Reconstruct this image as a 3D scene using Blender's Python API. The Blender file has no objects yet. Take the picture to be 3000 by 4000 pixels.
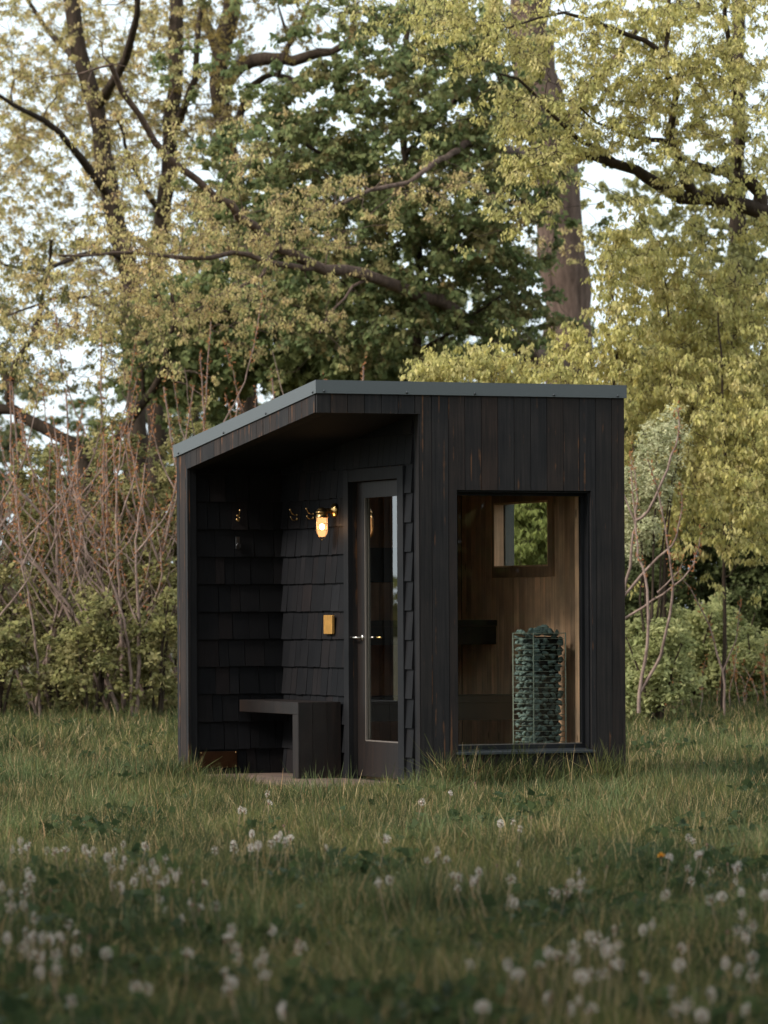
import bpy, bmesh, math, random
import numpy as np
from mathutils import Vector, Matrix
random.seed(7); RNG = np.random.default_rng(11)
sc = bpy.context.scene
COL = sc.collection
R = math.radians

# ------------------------------------------------------------------ camera, sky, sun, exposure
F = 16667.0; HOR = 2400.0; CAMZ = 1.28; ROLL = 0.005
cd = bpy.data.cameras.new('camera'); cam = bpy.data.objects.new('camera', cd); COL.objects.link(cam)
cam.location = (0, 0, CAMZ); cam.rotation_euler = (R(90), ROLL, 0)
cd.sensor_fit = 'VERTICAL'; cd.sensor_height = 36; cd.lens = 150; cd.shift_y = 0.1
cd.clip_start = 0.5; cd.clip_end = 2000
cd.dof.use_dof = True; cd.dof.focus_distance = 29.6; cd.dof.aperture_fstop = 4.6
sc.camera = cam
w = bpy.data.worlds.new("World"); sc.world = w; w.use_nodes = True
nt = w.node_tree; bg = nt.nodes['Background']
sky = nt.nodes.new('ShaderNodeTexSky'); sky.sky_type = 'NISHITA'; sky.sun_disc = False
SUN_EL, SUN_AZ = 36, -118          # azimuth clockwise from +Y
sky.sun_elevation = R(SUN_EL); sky.sun_rotation = R(SUN_AZ); sky.air_density = 1.0; sky.dust_density = 3.0
mx = nt.nodes.new('ShaderNodeMix'); mx.data_type = 'RGBA'; mx.inputs[0].default_value = 0.86
cl = nt.nodes.new('ShaderNodeTexNoise'); cl.inputs['Scale'].default_value = 2.2; cl.inputs['Detail'].default_value = 5
rp = nt.nodes.new('ShaderNodeValToRGB')
rp.color_ramp.elements[0].position = .35; rp.color_ramp.elements[0].color = (7.2, 8.3, 8.9, 1)
rp.color_ramp.elements[1].position = .68; rp.color_ramp.elements[1].color = (8.4, 9.2, 9.5, 1)
tcw = nt.nodes.new('ShaderNodeTexCoord')
nt.links.new(tcw.outputs['Generated'], cl.inputs['Vector']); nt.links.new(cl.outputs['Fac'], rp.inputs[0])
nt.links.new(sky.outputs[0], mx.inputs[6]); nt.links.new(rp.outputs[0], mx.inputs[7])
nt.links.new(mx.outputs[2], bg.inputs[0]); bg.inputs[1].default_value = 0.105
sd = bpy.data.lights.new('sun', 'SUN'); sun = bpy.data.objects.new('sun', sd); COL.objects.link(sun)
sd.energy = 2.9; sd.angle = R(12); sd.color = (1.0, .95, .88)
az, el = R(SUN_AZ), R(SUN_EL)
sdir = Vector((math.sin(az)*math.cos(el), math.cos(az)*math.cos(el), math.sin(el)))
sun.rotation_euler = sdir.to_track_quat('Z', 'Y').to_euler()
sc.view_settings.view_transform = 'Standard'; sc.view_settings.look = 'None'
sc.view_settings.exposure = 0.68; sc.view_settings.gamma = 1
sc.cycles.max_bounces = 6; sc.cycles.transparent_max_bounces = 16; sc.cycles.diffuse_bounces = 3
sc.cycles.glossy_bounces = 4; sc.cycles.caustics_reflective = False; sc.cycles.caustics_refractive = False
sc.cycles.use_denoising = True

# ------------------------------------------------------------------ materials
def newmat(name):
    m = bpy.data.materials.new(name); m.use_nodes = True
    n = m.node_tree; n.nodes.clear(); out = n.nodes.new('ShaderNodeOutputMaterial')
    return m, n, out
def N(n, t, **kw):
    x = n.nodes.new(t)
    for k, v in kw.items():
        if k in x.inputs: x.inputs[k].default_value = v
        else: setattr(x, k, v)
    return x
def ramp(n, stops):
    r = n.nodes.new('ShaderNodeValToRGB'); e = r.color_ramp.elements
    while len(e) < len(stops): e.new(0.5)
    for i, (p, c) in enumerate(stops): e[i].position = p; e[i].color = (*c, 1)
    return r
def plain(name, col, rough=.5, metal=0., spec=.5, bump=0, bscale=60, var=0.0):
    m, n, out = newmat(name); b = N(n, 'ShaderNodeBsdfPrincipled', Roughness=rough, Metallic=metal)
    b.inputs['Specular IOR Level'].default_value = spec
    tc = N(n, 'ShaderNodeTexCoord'); no = N(n, 'ShaderNodeTexNoise', Scale=bscale, Detail=4.0)
    n.links.new(tc.outputs['Object'], no.inputs['Vector'])
    c = [x*(1-var) for x in col], [min(1, x*(1+var)) for x in col]
    r = ramp(n, [(.3, c[0]), (.7, c[1])]); n.links.new(no.outputs['Fac'], r.inputs[0]); n.links.new(r.outputs[0], b.inputs['Base Color'])
    if bump:
        bp = N(n, 'ShaderNodeBump', Strength=bump, Distance=.005); n.links.new(no.outputs['Fac'], bp.inputs['Height'])
        n.links.new(bp.outputs[0], b.inputs['Normal'])
    n.links.new(b.outputs[0], out.inputs[0]); return m
def wood(name, dark, mid, tints, rough=.6, grain=(40, 40, 1.2), crack=None, spec=.4, knots=0., bump=.35):
    """boards: face attribute 'tint' picks the board's own tone, stretched noise gives grain"""
    m, n, out = newmat(name); b = N(n, 'ShaderNodeBsdfPrincipled', Roughness=rough); b.inputs['Specular IOR Level'].default_value = spec
    tc = N(n, 'ShaderNodeTexCoord'); at = N(n, 'ShaderNodeAttribute', attribute_name='tint')
    off = N(n, 'ShaderNodeVectorMath', operation='ADD'); mul = N(n, 'ShaderNodeVectorMath', operation='SCALE'); mul.inputs['Scale'].default_value = 37.0
    cx = N(n, 'ShaderNodeCombineXYZ'); n.links.new(at.outputs['Fac'], cx.inputs[0]); n.links.new(at.outputs['Fac'], cx.inputs[2])
    n.links.new(cx.outputs[0], mul.inputs[0]); n.links.new(tc.outputs['Object'], off.inputs[0]); n.links.new(mul.outputs[0], off.inputs[1])
    mp = N(n, 'ShaderNodeMapping'); mp.inputs['Scale'].default_value = grain; n.links.new(off.outputs[0], mp.inputs[0])
    no = N(n, 'ShaderNodeTexNoise', Scale=1.0, Detail=6.0, Roughness=.65); n.links.new(mp.outputs[0], no.inputs['Vector'])
    r1 = ramp(n, [(.3, dark), (.72, mid)]); n.links.new(no.outputs['Fac'], r1.inputs[0])
    r2 = ramp(n, tints); n.links.new(at.outputs['Fac'], r2.inputs[0])
    mm = N(n, 'ShaderNodeMix', data_type='RGBA', blend_type='MULTIPLY'); mm.inputs[0].default_value = 1
    n.links.new(r1.outputs[0], mm.inputs[6]); n.links.new(r2.outputs[0], mm.inputs[7]); last = mm.outputs[2]
    blot = N(n, 'ShaderNodeTexNoise', Scale=3.5, Detail=5.0); n.links.new(off.outputs[0], blot.inputs['Vector'])
    rb = ramp(n, [(.35, (.72, .74, .78)), (.65, (1.25, 1.2, 1.15))]); n.links.new(blot.outputs['Fac'], rb.inputs[0])
    m3 = N(n, 'ShaderNodeMix', data_type='RGBA', blend_type='MULTIPLY'); m3.inputs[0].default_value = 1
    n.links.new(last, m3.inputs[6]); n.links.new(rb.outputs[0], m3.inputs[7]); last = m3.outputs[2]
    if crack:
        mp2 = N(n, 'ShaderNodeMapping'); mp2.inputs['Scale'].default_value = (34, 34, 1.0); n.links.new(off.outputs[0], mp2.inputs[0])
        n2 = N(n, 'ShaderNodeTexNoise', Scale=1.0, Detail=3.0); n.links.new(mp2.outputs[0], n2.inputs['Vector'])
        n3 = N(n, 'ShaderNodeTexNoise', Scale=9.0, Detail=3.0); n.links.new(off.outputs[0], n3.inputs['Vector'])
        ad = N(n, 'ShaderNodeMath', operation='ADD'); n.links.new(n2.outputs['Fac'], ad.inputs[0])
        mu = N(n, 'ShaderNodeMath', operation='MULTIPLY'); mu.inputs[1].default_value = .35; n.links.new(n3.outputs['Fac'], mu.inputs[0]); n.links.new(mu.outputs[0], ad.inputs[1])
        r3 = ramp(n, [(.81, (0, 0, 0)), (.89, (1, 1, 1))]); n.links.new(ad.outputs[0], r3.inputs[0])
        m4 = N(n, 'ShaderNodeMix', data_type='RGBA'); n.links.new(r3.outputs[0], m4.inputs[0]); n.links.new(last, m4.inputs[6]); m4.inputs[7].default_value = (*crack, 1); last = m4.outputs[2]
    if knots:
        vo = N(n, 'ShaderNodeTexVoronoi', Scale=1.0); mk = N(n, 'ShaderNodeMapping'); mk.inputs['Scale'].default_value = (7, 7, 3.2); n.links.new(off.outputs[0], mk.inputs[0]); n.links.new(mk.outputs[0], vo.inputs['Vector'])
        rk = ramp(n, [(.07, (.25, .2, .16)), (.13, (1, 1, 1))]); n.links.new(vo.outputs['Distance'], rk.inputs[0])
        m5 = N(n, 'ShaderNodeMix', data_type='RGBA', blend_type='MULTIPLY'); m5.inputs[0].default_value = knots
        n.links.new(last, m5.inputs[6]); n.links.new(rk.outputs[0], m5.inputs[7]); last = m5.outputs[2]
    n.links.new(last, b.inputs['Base Color'])
    bp = N(n, 'ShaderNodeBump', Strength=bump, Distance=.003); n.links.new(no.outputs['Fac'], bp.inputs['Height']); n.links.new(bp.outputs[0], b.inputs['Normal'])
    n.links.new(b.outputs[0], out.inputs[0]); return m
TI = [(0, (.8, .92, 1.1)), (.4, (.92, .98, 1.05)), (.65, (1.15, 1.0, .92)), (.9, (1.4, 1.08, .92)), (1, (.75, .84, .95))]
CHAR = wood('charred_boards', (.0060, .0052, .0050), (.0270, .0205, .0175), TI, rough=.7, spec=.25, crack=(.10, .045, .02), grain=(55, 55, 2.0))
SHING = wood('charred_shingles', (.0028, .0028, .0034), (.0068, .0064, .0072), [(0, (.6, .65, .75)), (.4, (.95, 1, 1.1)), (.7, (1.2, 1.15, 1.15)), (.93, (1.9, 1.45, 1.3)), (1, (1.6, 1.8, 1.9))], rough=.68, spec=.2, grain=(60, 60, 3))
TRIM = wood('charred_trim', (.0052, .0050, .0055), (.0115, .0108, .0112), TI, rough=.65, spec=.22, grain=(50, 50, 2))
BENCHW = wood('dark_brown_wood', (.0045, .0032, .0028), (.015, .0088, .0065), [(0, (.9, .9, .9)), (1, (1.15, 1.1, 1.05))], rough=.5, grain=(28, 28, 2))
DECK = wood('weathered_deck', (.075, .05, .038), (.17, .12, .09), [(0, (.8, .8, .85)), (1, (1.15, 1.1, 1.05))], rough=.7, grain=(40, 2.5, 40))
CEDAR = wood('cedar_lining', (.46, .27, .17), (.76, .50, .34), [(0, (.75, .7, .68)), (.5, (1, 1, 1)), (1, (1.2, 1.12, 1.05))], rough=.6, grain=(26, 26, 1.2), knots=.75, bump=.15)
BROWNW = wood('stained_lining', (.24, .135, .085), (.42, .25, .16), [(0, (.8, .8, .8)), (1, (1.15, 1.1, 1.05))], rough=.6, grain=(26, 26, 1.2))
METAL = plain('coated_metal', (.092, .102, .105), rough=.48, metal=.25, bump=.05, bscale=180, var=.05)
METAL2 = plain('dark_metal', (.035, .04, .045), rough=.4, metal=.3, var=.1)
BRASS = plain('aged_brass', (.55, .36, .15), rough=.28, metal=1., var=.2, bscale=40)
BRASS2 = plain('satin_brass', (.62, .33, .09), rough=.38, metal=.55, var=.16, bscale=25)
COPPER = plain('dark_copper', (.07, .032, .015), rough=.35, metal=.8, var=.35, bscale=9)
STEEL = plain('steel', (.55, .5, .45), rough=.25, metal=1.)
WIRE = plain('cage_wire', (.36, .40, .33), rough=.4, metal=.5)
BLACK = plain('black_paint', (.012, .012, .013), rough=.35)
BEAD = plain('pale_bead_lit_edge', (.12, .10, .085), rough=.5)  # door beads, and the painted light along the front window's bottom frame
def stone_mat():
    m, n, out = newmat('olivine_stone'); b = N(n, 'ShaderNodeBsdfPrincipled', Roughness=.75)
    tc = N(n, 'ShaderNodeTexCoord'); oi = N(n, 'ShaderNodeObjectInfo'); no = N(n, 'ShaderNodeTexNoise', Scale=22.0, Detail=6.0)
    n.links.new(tc.outputs['Object'], no.inputs['Vector'])
    r = ramp(n, [(.3, (.05, .072, .066)), (.7, (.14, .19, .175))]); n.links.new(no.outputs['Fac'], r.inputs[0])
    h = N(n, 'ShaderNodeHueSaturation'); ma = N(n, 'ShaderNodeMapRange'); ma.inputs[3].default_value = .65; ma.inputs[4].default_value = 1.25
    n.links.new(oi.outputs['Random'], ma.inputs[0]); n.links.new(ma.outputs[0], h.inputs['Value']); n.links.new(r.outputs[0], h.inputs['Color'])
    n.links.new(h.outputs[0], b.inputs['Base Color'])
    bp = N(n, 'ShaderNodeBump', Strength=.6, Distance=.01); n.links.new(no.outputs['Fac'], bp.inputs['Height']); n.links.new(bp.outputs[0], b.inputs['Normal'])
    n.links.new(b.outputs[0], out.inputs[0]); return m
STONE = stone_mat()
def glass(name, tint, ior=1.5, k=1.0):
    m, n, out = newmat(name); t = N(n, 'ShaderNodeBsdfTransparent'); t.inputs[0].default_value = (*tint, 1)
    g = N(n, 'ShaderNodeBsdfGlossy', Roughness=0.0); f = N(n, 'ShaderNodeFresnel', IOR=ior)
    mu = N(n, 'ShaderNodeMath', operation='MULTIPLY'); mu.inputs[1].default_value = k; n.links.new(f.outputs[0], mu.inputs[0])
    ge = N(n, 'ShaderNodeNewGeometry'); inv = N(n, 'ShaderNodeMath', operation='SUBTRACT'); inv.inputs[0].default_value = 1.0; n.links.new(ge.outputs['Backfacing'], inv.inputs[1])
    kk = N(n, 'ShaderNodeMath', operation='MULTIPLY'); kk.inputs[1].default_value = k; n.links.new(inv.outputs[0], kk.inputs[0]); n.links.new(kk.outputs[0], mu.inputs[1])
    mi = N(n, 'ShaderNodeMixShader'); n.links.new(mu.outputs[0], mi.inputs[0]); n.links.new(t.outputs[0], mi.inputs[1]); n.links.new(g.outputs[0], mi.inputs[2])
    n.links.new(mi.outputs[0], out.inputs[0]); return m
GLASS = glass('window_glass', (.955, .97, .95), 1.52, 1.0); DGLASS = glass('door_glass', (.93, .95, .93), 1.52, 2.2)
def emis(name, col, s, trans=0.):
    m, n, out = newmat(name); e = N(n, 'ShaderNodeEmission', Strength=s); e.inputs[0].default_value = (*col, 1)
    if trans:
        t = N(n, 'ShaderNodeBsdfTransparent'); t.inputs[0].default_value = (1, .93, .82, 1); mi = N(n, 'ShaderNodeMixShader'); mi.inputs[0].default_value = trans
        n.links.new(e.outputs[0], mi.inputs[1]); n.links.new(t.outputs[0], mi.inputs[2]); n.links.new(mi.outputs[0], out.inputs[0])
    else: n.links.new(e.outputs[0], out.inputs[0])
    return m
GLOBE = emis('lit_frosted_globe', (1.0, .50, .20), 1.0, .30); BULB = emis('bulb', (1.0, .60, .32), 90)
def leafmat(name, trans=.35, rough=.55, spec=.25):
    m, n, out = newmat(name); at = N(n, 'ShaderNodeAttribute', attribute_name='col')
    d = N(n, 'ShaderNodeBsdfPrincipled', Roughness=rough); d.inputs['Specular IOR Level'].default_value = spec; t = N(n, 'ShaderNodeBsdfTranslucent'); mi = N(n, 'ShaderNodeMixShader'); mi.inputs[0].default_value = trans
    n.links.new(at.outputs['Color'], d.inputs['Base Color']); n.links.new(at.outputs['Color'], t.inputs[0])
    n.links.new(d.outputs[0], mi.inputs[1]); n.links.new(t.outputs[0], mi.inputs[2]); n.links.new(mi.outputs[0], out.inputs[0]); return m
LEAF = leafmat('leaf', .45, .6, .10); GRASS = leafmat('grass_blade', .3, .55, .12)
def bark(name, a, b_, sc_=(9, 9, 1.6), bump=.8):
    m, n, out = newmat(name); b = N(n, 'ShaderNodeBsdfPrincipled', Roughness=.9); b.inputs['Specular IOR Level'].default_value = .2
    tc = N(n, 'ShaderNodeTexCoord'); mp = N(n, 'ShaderNodeMapping'); mp.inputs['Scale'].default_value = sc_; n.links.new(tc.outputs['Object'], mp.inputs[0])
    no = N(n, 'ShaderNodeTexNoise', Scale=1.6, Detail=8.0, Roughness=.7); n.links.new(mp.outputs[0], no.inputs['Vector'])
    r = ramp(n, [(.32, a), (.68, b_)]); n.links.new(no.outputs['Fac'], r.inputs[0]); n.links.new(r.outputs[0], b.inputs['Base Color'])
    bp = N(n, 'ShaderNodeBump', Strength=bump, Distance=.03); n.links.new(no.outputs['Fac'], bp.inputs['Height']); n.links.new(bp.outputs[0], b.inputs['Normal'])
    n.links.new(b.outputs[0], out.inputs[0]); return m
BARK = bark('brown_bark', (.055, .036, .028), (.18, .122, .095)); BARKD = bark('dark_bark', (.022, .015, .010), (.07, .048, .033))
BARKP = bark('pinkish_twig', (.10, .065, .05), (.33, .235, .195), (6, 6, 6), .2); SOILM = bark('soil_and_thatch', (.035, .035, .016), (.10, .085, .04), (3, 3, 3), .5)

# ------------------------------------------------------------------ helpers
def tag(o, label=None, cat=None, group=None, kind=None):
    if label: o['label'] = label
    if cat: o['category'] = cat
    if group: o['group'] = group
    if kind: o['kind'] = kind
    return o
def mesh_np(name, V, Fc, mat, parent=None, col=None, tint=None, smooth=False, loc=(0, 0, 0)):
    V = np.asarray(V, dtype=np.float32) - np.asarray(loc, dtype=np.float32); Fc = np.asarray(Fc, dtype=np.int32)
    me = bpy.data.meshes.new(name); k = Fc.shape[1]; nf = len(Fc)
    me.vertices.add(len(V)); me.vertices.foreach_set('co', V.ravel())
    me.loops.add(nf*k); me.loops.foreach_set('vertex_index', Fc.ravel())
    me.polygons.add(nf); me.polygons.foreach_set('loop_start', np.arange(0, nf*k, k, dtype=np.int32))
    if smooth: me.polygons.foreach_set('use_smooth', np.ones(nf, dtype=bool))
    if col is not None:
        a = me.attributes.new('col', 'FLOAT_COLOR', 'FACE'); c4 = np.ones((nf, 4), dtype=np.float32); c4[:, :3] = col; a.data.foreach_set('color', c4.ravel())
    me.update(calc_edges=True); me.materials.append(mat)
    o = bpy.data.objects.new(name, me); COL.objects.link(o)
    if parent: o.parent = parent
    else: o.location = loc
    return o
class MB:
    def __init__(s): s.v = []; s.f = []; s.t = []
    def poly8(s, c, t=None):
        if t is None: t = random.random()
        b = len(s.v); s.v += [tuple(p) for p in c]
        for q in ((0, 3, 2, 1), (4, 5, 6, 7), (0, 1, 5, 4), (1, 2, 6, 5), (2, 3, 7, 6), (3, 0, 4, 7)): s.f.append(tuple(b+i for i in q)); s.t.append(t)
        return s
    def box(s, x0, x1, y0, y1, z0, z1, t=None):
        a = z1 if callable(z1) else (lambda y: z1); b = z0 if callable(z0) else (lambda y: z0)
        return s.poly8([(x0, y0, b(y0)), (x1, y0, b(y0)), (x1, y1, b(y1)), (x0, y1, b(y1)), (x0, y0, a(y0)), (x1, y0, a(y0)), (x1, y1, a(y1)), (x0, y1, a(y1))], t)
    def tube(s, pts, rad, n=8, t=.5, cap=True):
        P = [Vector(p) for p in pts]; b = len(s.v); up = Vector((0, 0, 1))
        for i, p in enumerate(P):
            d = (P[min(i+1, len(P)-1)] - P[max(i-1, 0)]).normalized()
            a = d.cross(up if abs(d.z) < .9 else Vector((1, 0, 0))).normalized(); c = d.cross(a)
            r = rad[i] if isinstance(rad, (list, tuple)) else rad
            for k in range(n):
                q = 2*math.pi*k/n; s.v.append(tuple(p + a*(r*math.cos(q)) + c*(r*math.sin(q))))
        for i in range(len(P)-1):
            for k in range(n):
                s.f.append((b+i*n+k, b+i*n+(k+1) % n, b+(i+1)*n+(k+1) % n, b+(i+1)*n+k)); s.t.append(t)
        if cap:
            s.f.append(tuple(b+k for k in range(n))[::-1]); s.t.append(t); s.f.append(tuple(b+(len(P)-1)*n+k for k in range(n))); s.t.append(t)
        return s
    def lathe(s, o, prof, axis='z', n=20, t=.5):
        o = Vector(o); b = len(s.v)
        for (r, h) in prof:
            for k in range(n):
                q = 2*math.pi*k/n; c, d = r*math.cos(q), r*math.sin(q)
                s.v.append(tuple(o + (Vector((c, d, h)) if axis == 'z' else Vector((h, c, d)) if axis == 'x' else Vector((c, h, d)))))
        for i in range(len(prof)-1):
            for k in range(n): s.f.append((b+i*n+k, b+i*n+(k+1) % n, b+(i+1)*n+(k+1) % n, b+(i+1)*n+k)); s.t.append(t)
        return s
    def build(s, name, mat, parent=None, org=(0, 0, 0), smooth=False, bevel=0):
        me = bpy.data.meshes.new(name); o_ = Vector(org)
        me.from_pydata([tuple(Vector(v)-o_) for v in s.v], [], s.f); a = me.attributes.new('tint', 'FLOAT', 'FACE'); a.data.foreach_set('value', s.t)
        me.update()
        bm = bmesh.new(); bm.from_mesh(me); bmesh.ops.recalc_face_normals(bm, faces=bm.faces); bm.to_mesh(me); bm.free()
        if smooth:
            me.polygons.foreach_set('use_smooth', [True]*len(me.polygons))
        me.materials.append(mat); ob = bpy.data.objects.new(name, me); COL.objects.link(ob)
        if parent: ob.parent = parent
        if bevel:
            md = ob.modifiers.new('b', 'BEVEL'); md.width = bevel; md.segments = 1; md.limit_method = 'ANGLE'
        return ob
TH = R(22.5); CX, CY = -0.452, 29.0
CMAT = Matrix.Translation((CX, CY, 0)) @ Matrix.Rotation(TH, 4, 'Z')
def at_cabin(name, org, label, cat, group=None):
    e = bpy.data.objects.new(name, None); COL.objects.link(e); e.empty_display_size = .1
    e.location = CMAT @ Vector(org); e.rotation_euler = (0, 0, TH); return tag(e, label, cat, group)
def A(dx, dy, Y):      # point seen at picture coordinates (of a 1659 x 2212 view) at depth Y
    px, py = dx*1.8083, dy*1.8083
    xr = (px-1500) - ROLL*(py-HOR); yr = (py-HOR) + ROLL*(px-1500)
    return np.array((xr/F*Y, Y, CAMZ - yr/F*Y))
def pn(x, y, s, seed=0):
    r = np.random.default_rng(seed); v = 0; n = 7
    for i in range(n):
        a = r.uniform(0, 6.28); k = r.uniform(.6, 1.6)/s*6.28; v = v + np.sin((x*math.cos(a)+y*math.sin(a))*k + r.uniform(0, 6.28))
    return v/n*1.6
def ground_h(x, y):
    x = np.asarray(x, dtype=float); y = np.asarray(y, dtype=float)
    return .018*np.clip(y-33.5, 0, 24) + .025*pn(x, y, 4.0, 3)*np.clip((np.abs(y-30.5)-2.2)/2, .25, 1)

# ------------------------------------------------------------------ ground
gx = np.unique(np.concatenate([np.linspace(-400, -30, 14), np.linspace(-30, 30, 121), np.linspace(30, 400, 14)]))
gy = np.unique(np.concatenate([np.linspace(-300, 0, 12), np.linspace(0, 70, 141), np.linspace(70, 500, 16)]))
X, Y = np.meshgrid(gx, gy); Z = ground_h(X, Y); V = np.stack([X, Y, Z], -1).reshape(-1, 3)
i, j = np.meshgrid(np.arange(len(gy)-1), np.arange(len(gx)-1), indexing='ij'); b = i*len(gx)+j
Fq = np.stack([b, b+1, b+1+len(gx), b+len(gx)], -1).reshape(-1, 4)
tag(mesh_np('ground', V, Fq, SOILM, smooth=True), 'meadow ground under the grass', 'ground', kind='structure')

# ------------------------------------------------------------------ cabin
WL = 2.318; WD = 2.82; ZD = .11
zt = lambda y: 2.872 - .1165*y
def off(d): return lambda y: zt(y)+d
cabin = at_cabin('sauna_cabin', (0, 0, 0), 'black charred wood sauna cabin with sloped grey metal edged roof in the meadow', 'sauna cabin')
# roof
mb = MB().box(.02, WL-.02, .02, WD-.0, off(-.19), off(-.006), .5); roof = mb.build('roof', BLACK, cabin)
mb = MB().box(-.010, WL+.010, -.012, WD+.03, off(-.005), off(.0), .5); mb.build('roof_sheet', METAL, roof)
mb = MB()
mb.box(-.012, WL+.012, -.018, -.008, off(-.088), off(.002), .5)
mb.poly8([(-.012, -.008, zt(-.008)-.088), (-.003, -.008, zt(-.008)-.088), (-.003, WD+.03, zt(WD+.03)-.090), (-.012, WD+.03, zt(WD+.03)-.090),
          (-.012, -.008, zt(-.008)+.002), (-.003, -.008, zt(-.008)+.002), (-.003, WD+.045, zt(WD+.045)+.002), (-.012, WD+.045, zt(WD+.045)+.002)], .5)
mb.build('fascia', METAL, roof)
for (u, w_, face) in [(-.012, .035, 0), (-.012, .93, 0), (-.012, 1.78, 0), (-.012, 2.74, 0), (.05, -.018, 1), (.66, -.018, 1), (1.17, -.018, 1), (1.77, -.018, 1), (2.26, -.018, 1)]:
    s = MB(); z = zt(w_)-.074
    s.lathe((u, w_, z), [(.009, .0), (.009, -.004), (.006, -.008), (.0005, -.009)], 'x' if face == 0 else 'y', 8)
    s.build('screw', METAL2, roof, smooth=True)
# soffit of the recess
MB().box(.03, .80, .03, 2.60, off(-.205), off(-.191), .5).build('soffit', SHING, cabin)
# front siding
mb = MB(); edges = [0.001, .1036] + [.1036+.1244*k for k in range(1, 18)] + [WL]; edges = sorted(set(round(e, 4) for e in edges if e <= WL))
UO = .765; WU0, WU1, WZ0, WZ1 = 1.036, 2.056, .330, 2.135
tints = {}
def segs(e0, e1, cuts):
    pts = [e0]+[c for c in cuts if e0+.003 < c < e1-.003]+[e1]; return list(zip(pts[:-1], pts[1:]))
for k in range(len(edges)-1):
    t = random.random()
    for (a, c) in segs(edges[k], edges[k+1], [UO, WU0, WU1]):
        g0 = .0018 if a == edges[k] else 0; g1 = .0018 if c == edges[k+1] else 0; m_ = (a+c)/2; d = random.uniform(0, .0025)
        if m_ < UO: mb.box(a+g0, c-g1, -d, .02, 2.655, off(-.08), t)
        elif WU0 < m_ < WU1:
            mb.box(a+g0, c-g1, -d, .02, WZ1, off(-.08), t); mb.box(a+g0, c-g1, -d, .02, .03, WZ0-.012, t)
        else: mb.box(a+g0, c-g1, -d, .02, .03, off(-.08), t)
mb.build('front_siding', CHAR, cabin)
# left face siding: beam strip and post
mb = MB(); y = .022; WP = 2.59
while y < WD:
    e = min(y+.1244, WD); t = random.random(); d = random.uniform(0, .0025)
    if e < WP+.03: mb.box(-d, .02, y+.0018, e-.0018, off(-.212), off(-.08), t)
    else:
        if y < WP: mb.box(-d, .02, y+.0018, WP, off(-.212), off(-.08), t); mb.box(-d, .02, WP+.0, e-.0018, .03, off(-.08), t)
        else: mb.box(-d, .02, y+.0018, e-.0018, .03, off(-.08), t)
    y = e
mb.build('side_siding', CHAR, cabin)
# structure behind the siding (walls)
def sloped(mb, u0, u1, w0, w1, z0, z1=None, t=.5): mb.box(u0, u1, w0, w1, z0, off(-.192) if z1 is None else z1, t)
mb = MB(); sloped(mb, .022, UO, 2.635, 2.79, .05)            # recess back wall
sloped(mb, .022, .10, .021, 2.60, off(-.212), off(-.191)); mb.box(.10, UO, .0205, .10, 2.655, off(-.207), .5)
mb.box(.021, WL, 2.792, WD, .03, off(-.19), .5)
mb.build('rear_wall', CHAR, cabin)
# right outer wall with the side window opening
SW0, SW1, SZ0, SZ1 = 1.0, 1.966, 1.622, 2.10
mb = MB()
def wall_hole_u(mb, u0, u1, w0, w1, z0, h0, h1, hz0, hz1, t=None):
    sloped(mb, u0, u1, w0, h0, z0, None, t); sloped(mb, u0, u1, h1, w1, z0, None, t); sloped(mb, u0, u1, h0, h1, hz1, None, t)
    if hz0 > z0+.01: mb.box(u0, u1, h0, h1, z0, hz0, t)
wall_hole_u(mb, 2.225, WL, .022, 2.79, .03, SW0, SW1, SZ0, SZ1, .4)
mb.build('side_wall', CHAR, cabin)
# partition with door opening
DW0, DW1, DZ1 = .34, 1.248, 2.225
mb = MB(); wall_hole_u(mb, UO+.002, .862, .112, 2.633, .03, DW0, DW1, .03, DZ1, .4)
mb.box(UO+.002, .862, DW0, DW1, .03, ZD+.0, .4); mb.build('partition_wall', CHAR, cabin)
# front wall core with window opening
mb = MB(); mb.box(UO+.002, WU0, .0205, .11, .03, off(-.192), .4); mb.box(WU1, 2.224, .0205, .11, .03, off(-.192), .4)
mb.box(WU0, WU1, .0205, .11, WZ1, off(-.192), .4); mb.box(WU0, WU1, .0205, .11, .03, WZ0-.012, .4)
mb.build('front_wall', CHAR, cabin)
# shingles
def shingle_rows(mb, fmap, a0, a1, zlo, ztopf, rng):
    for k in range(-6, 9):
        zb = 1.103+.203*k; a = a0; first = True
        while a < a1-.004:
            wd = rng.choice([.075, .095, .11, .13, .155, .18]); e = a+wd
            if a1-e < .05: e = a1
            e = min(e, a1); zc = ztopf((a+e)/2); z0 = max(zb+rng.uniform(-.003, .003), zlo); z1 = min(zb+.22, zc)
            if z1-z0 > .02:
                tp = .024+rng.uniform(-.002, .003); up = .024-.02*(z1-z0)/.22; g = .0022; sk = rng.uniform(-.003, .003)
                c = [fmap(a+g+sk, 0, z0), fmap(e-g+sk, 0, z0), fmap(e-g+sk, tp, z0), fmap(a+g+sk, tp, z0), fmap(a+g, 0, z1), fmap(e-g, 0, z1), fmap(e-g, up, z1), fmap(a+g, up, z1)]
                mb.poly8(c, rng.random())
            a = e
rg = random.Random(5)
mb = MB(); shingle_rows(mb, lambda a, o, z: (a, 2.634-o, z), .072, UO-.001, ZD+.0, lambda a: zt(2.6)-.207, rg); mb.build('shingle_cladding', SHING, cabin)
mb = MB()
shingle_rows(mb, lambda a, o, z: (UO+.001-o, a, z), 1.338, 2.608, ZD, lambda a: zt(a)-.207, rg)
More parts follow.
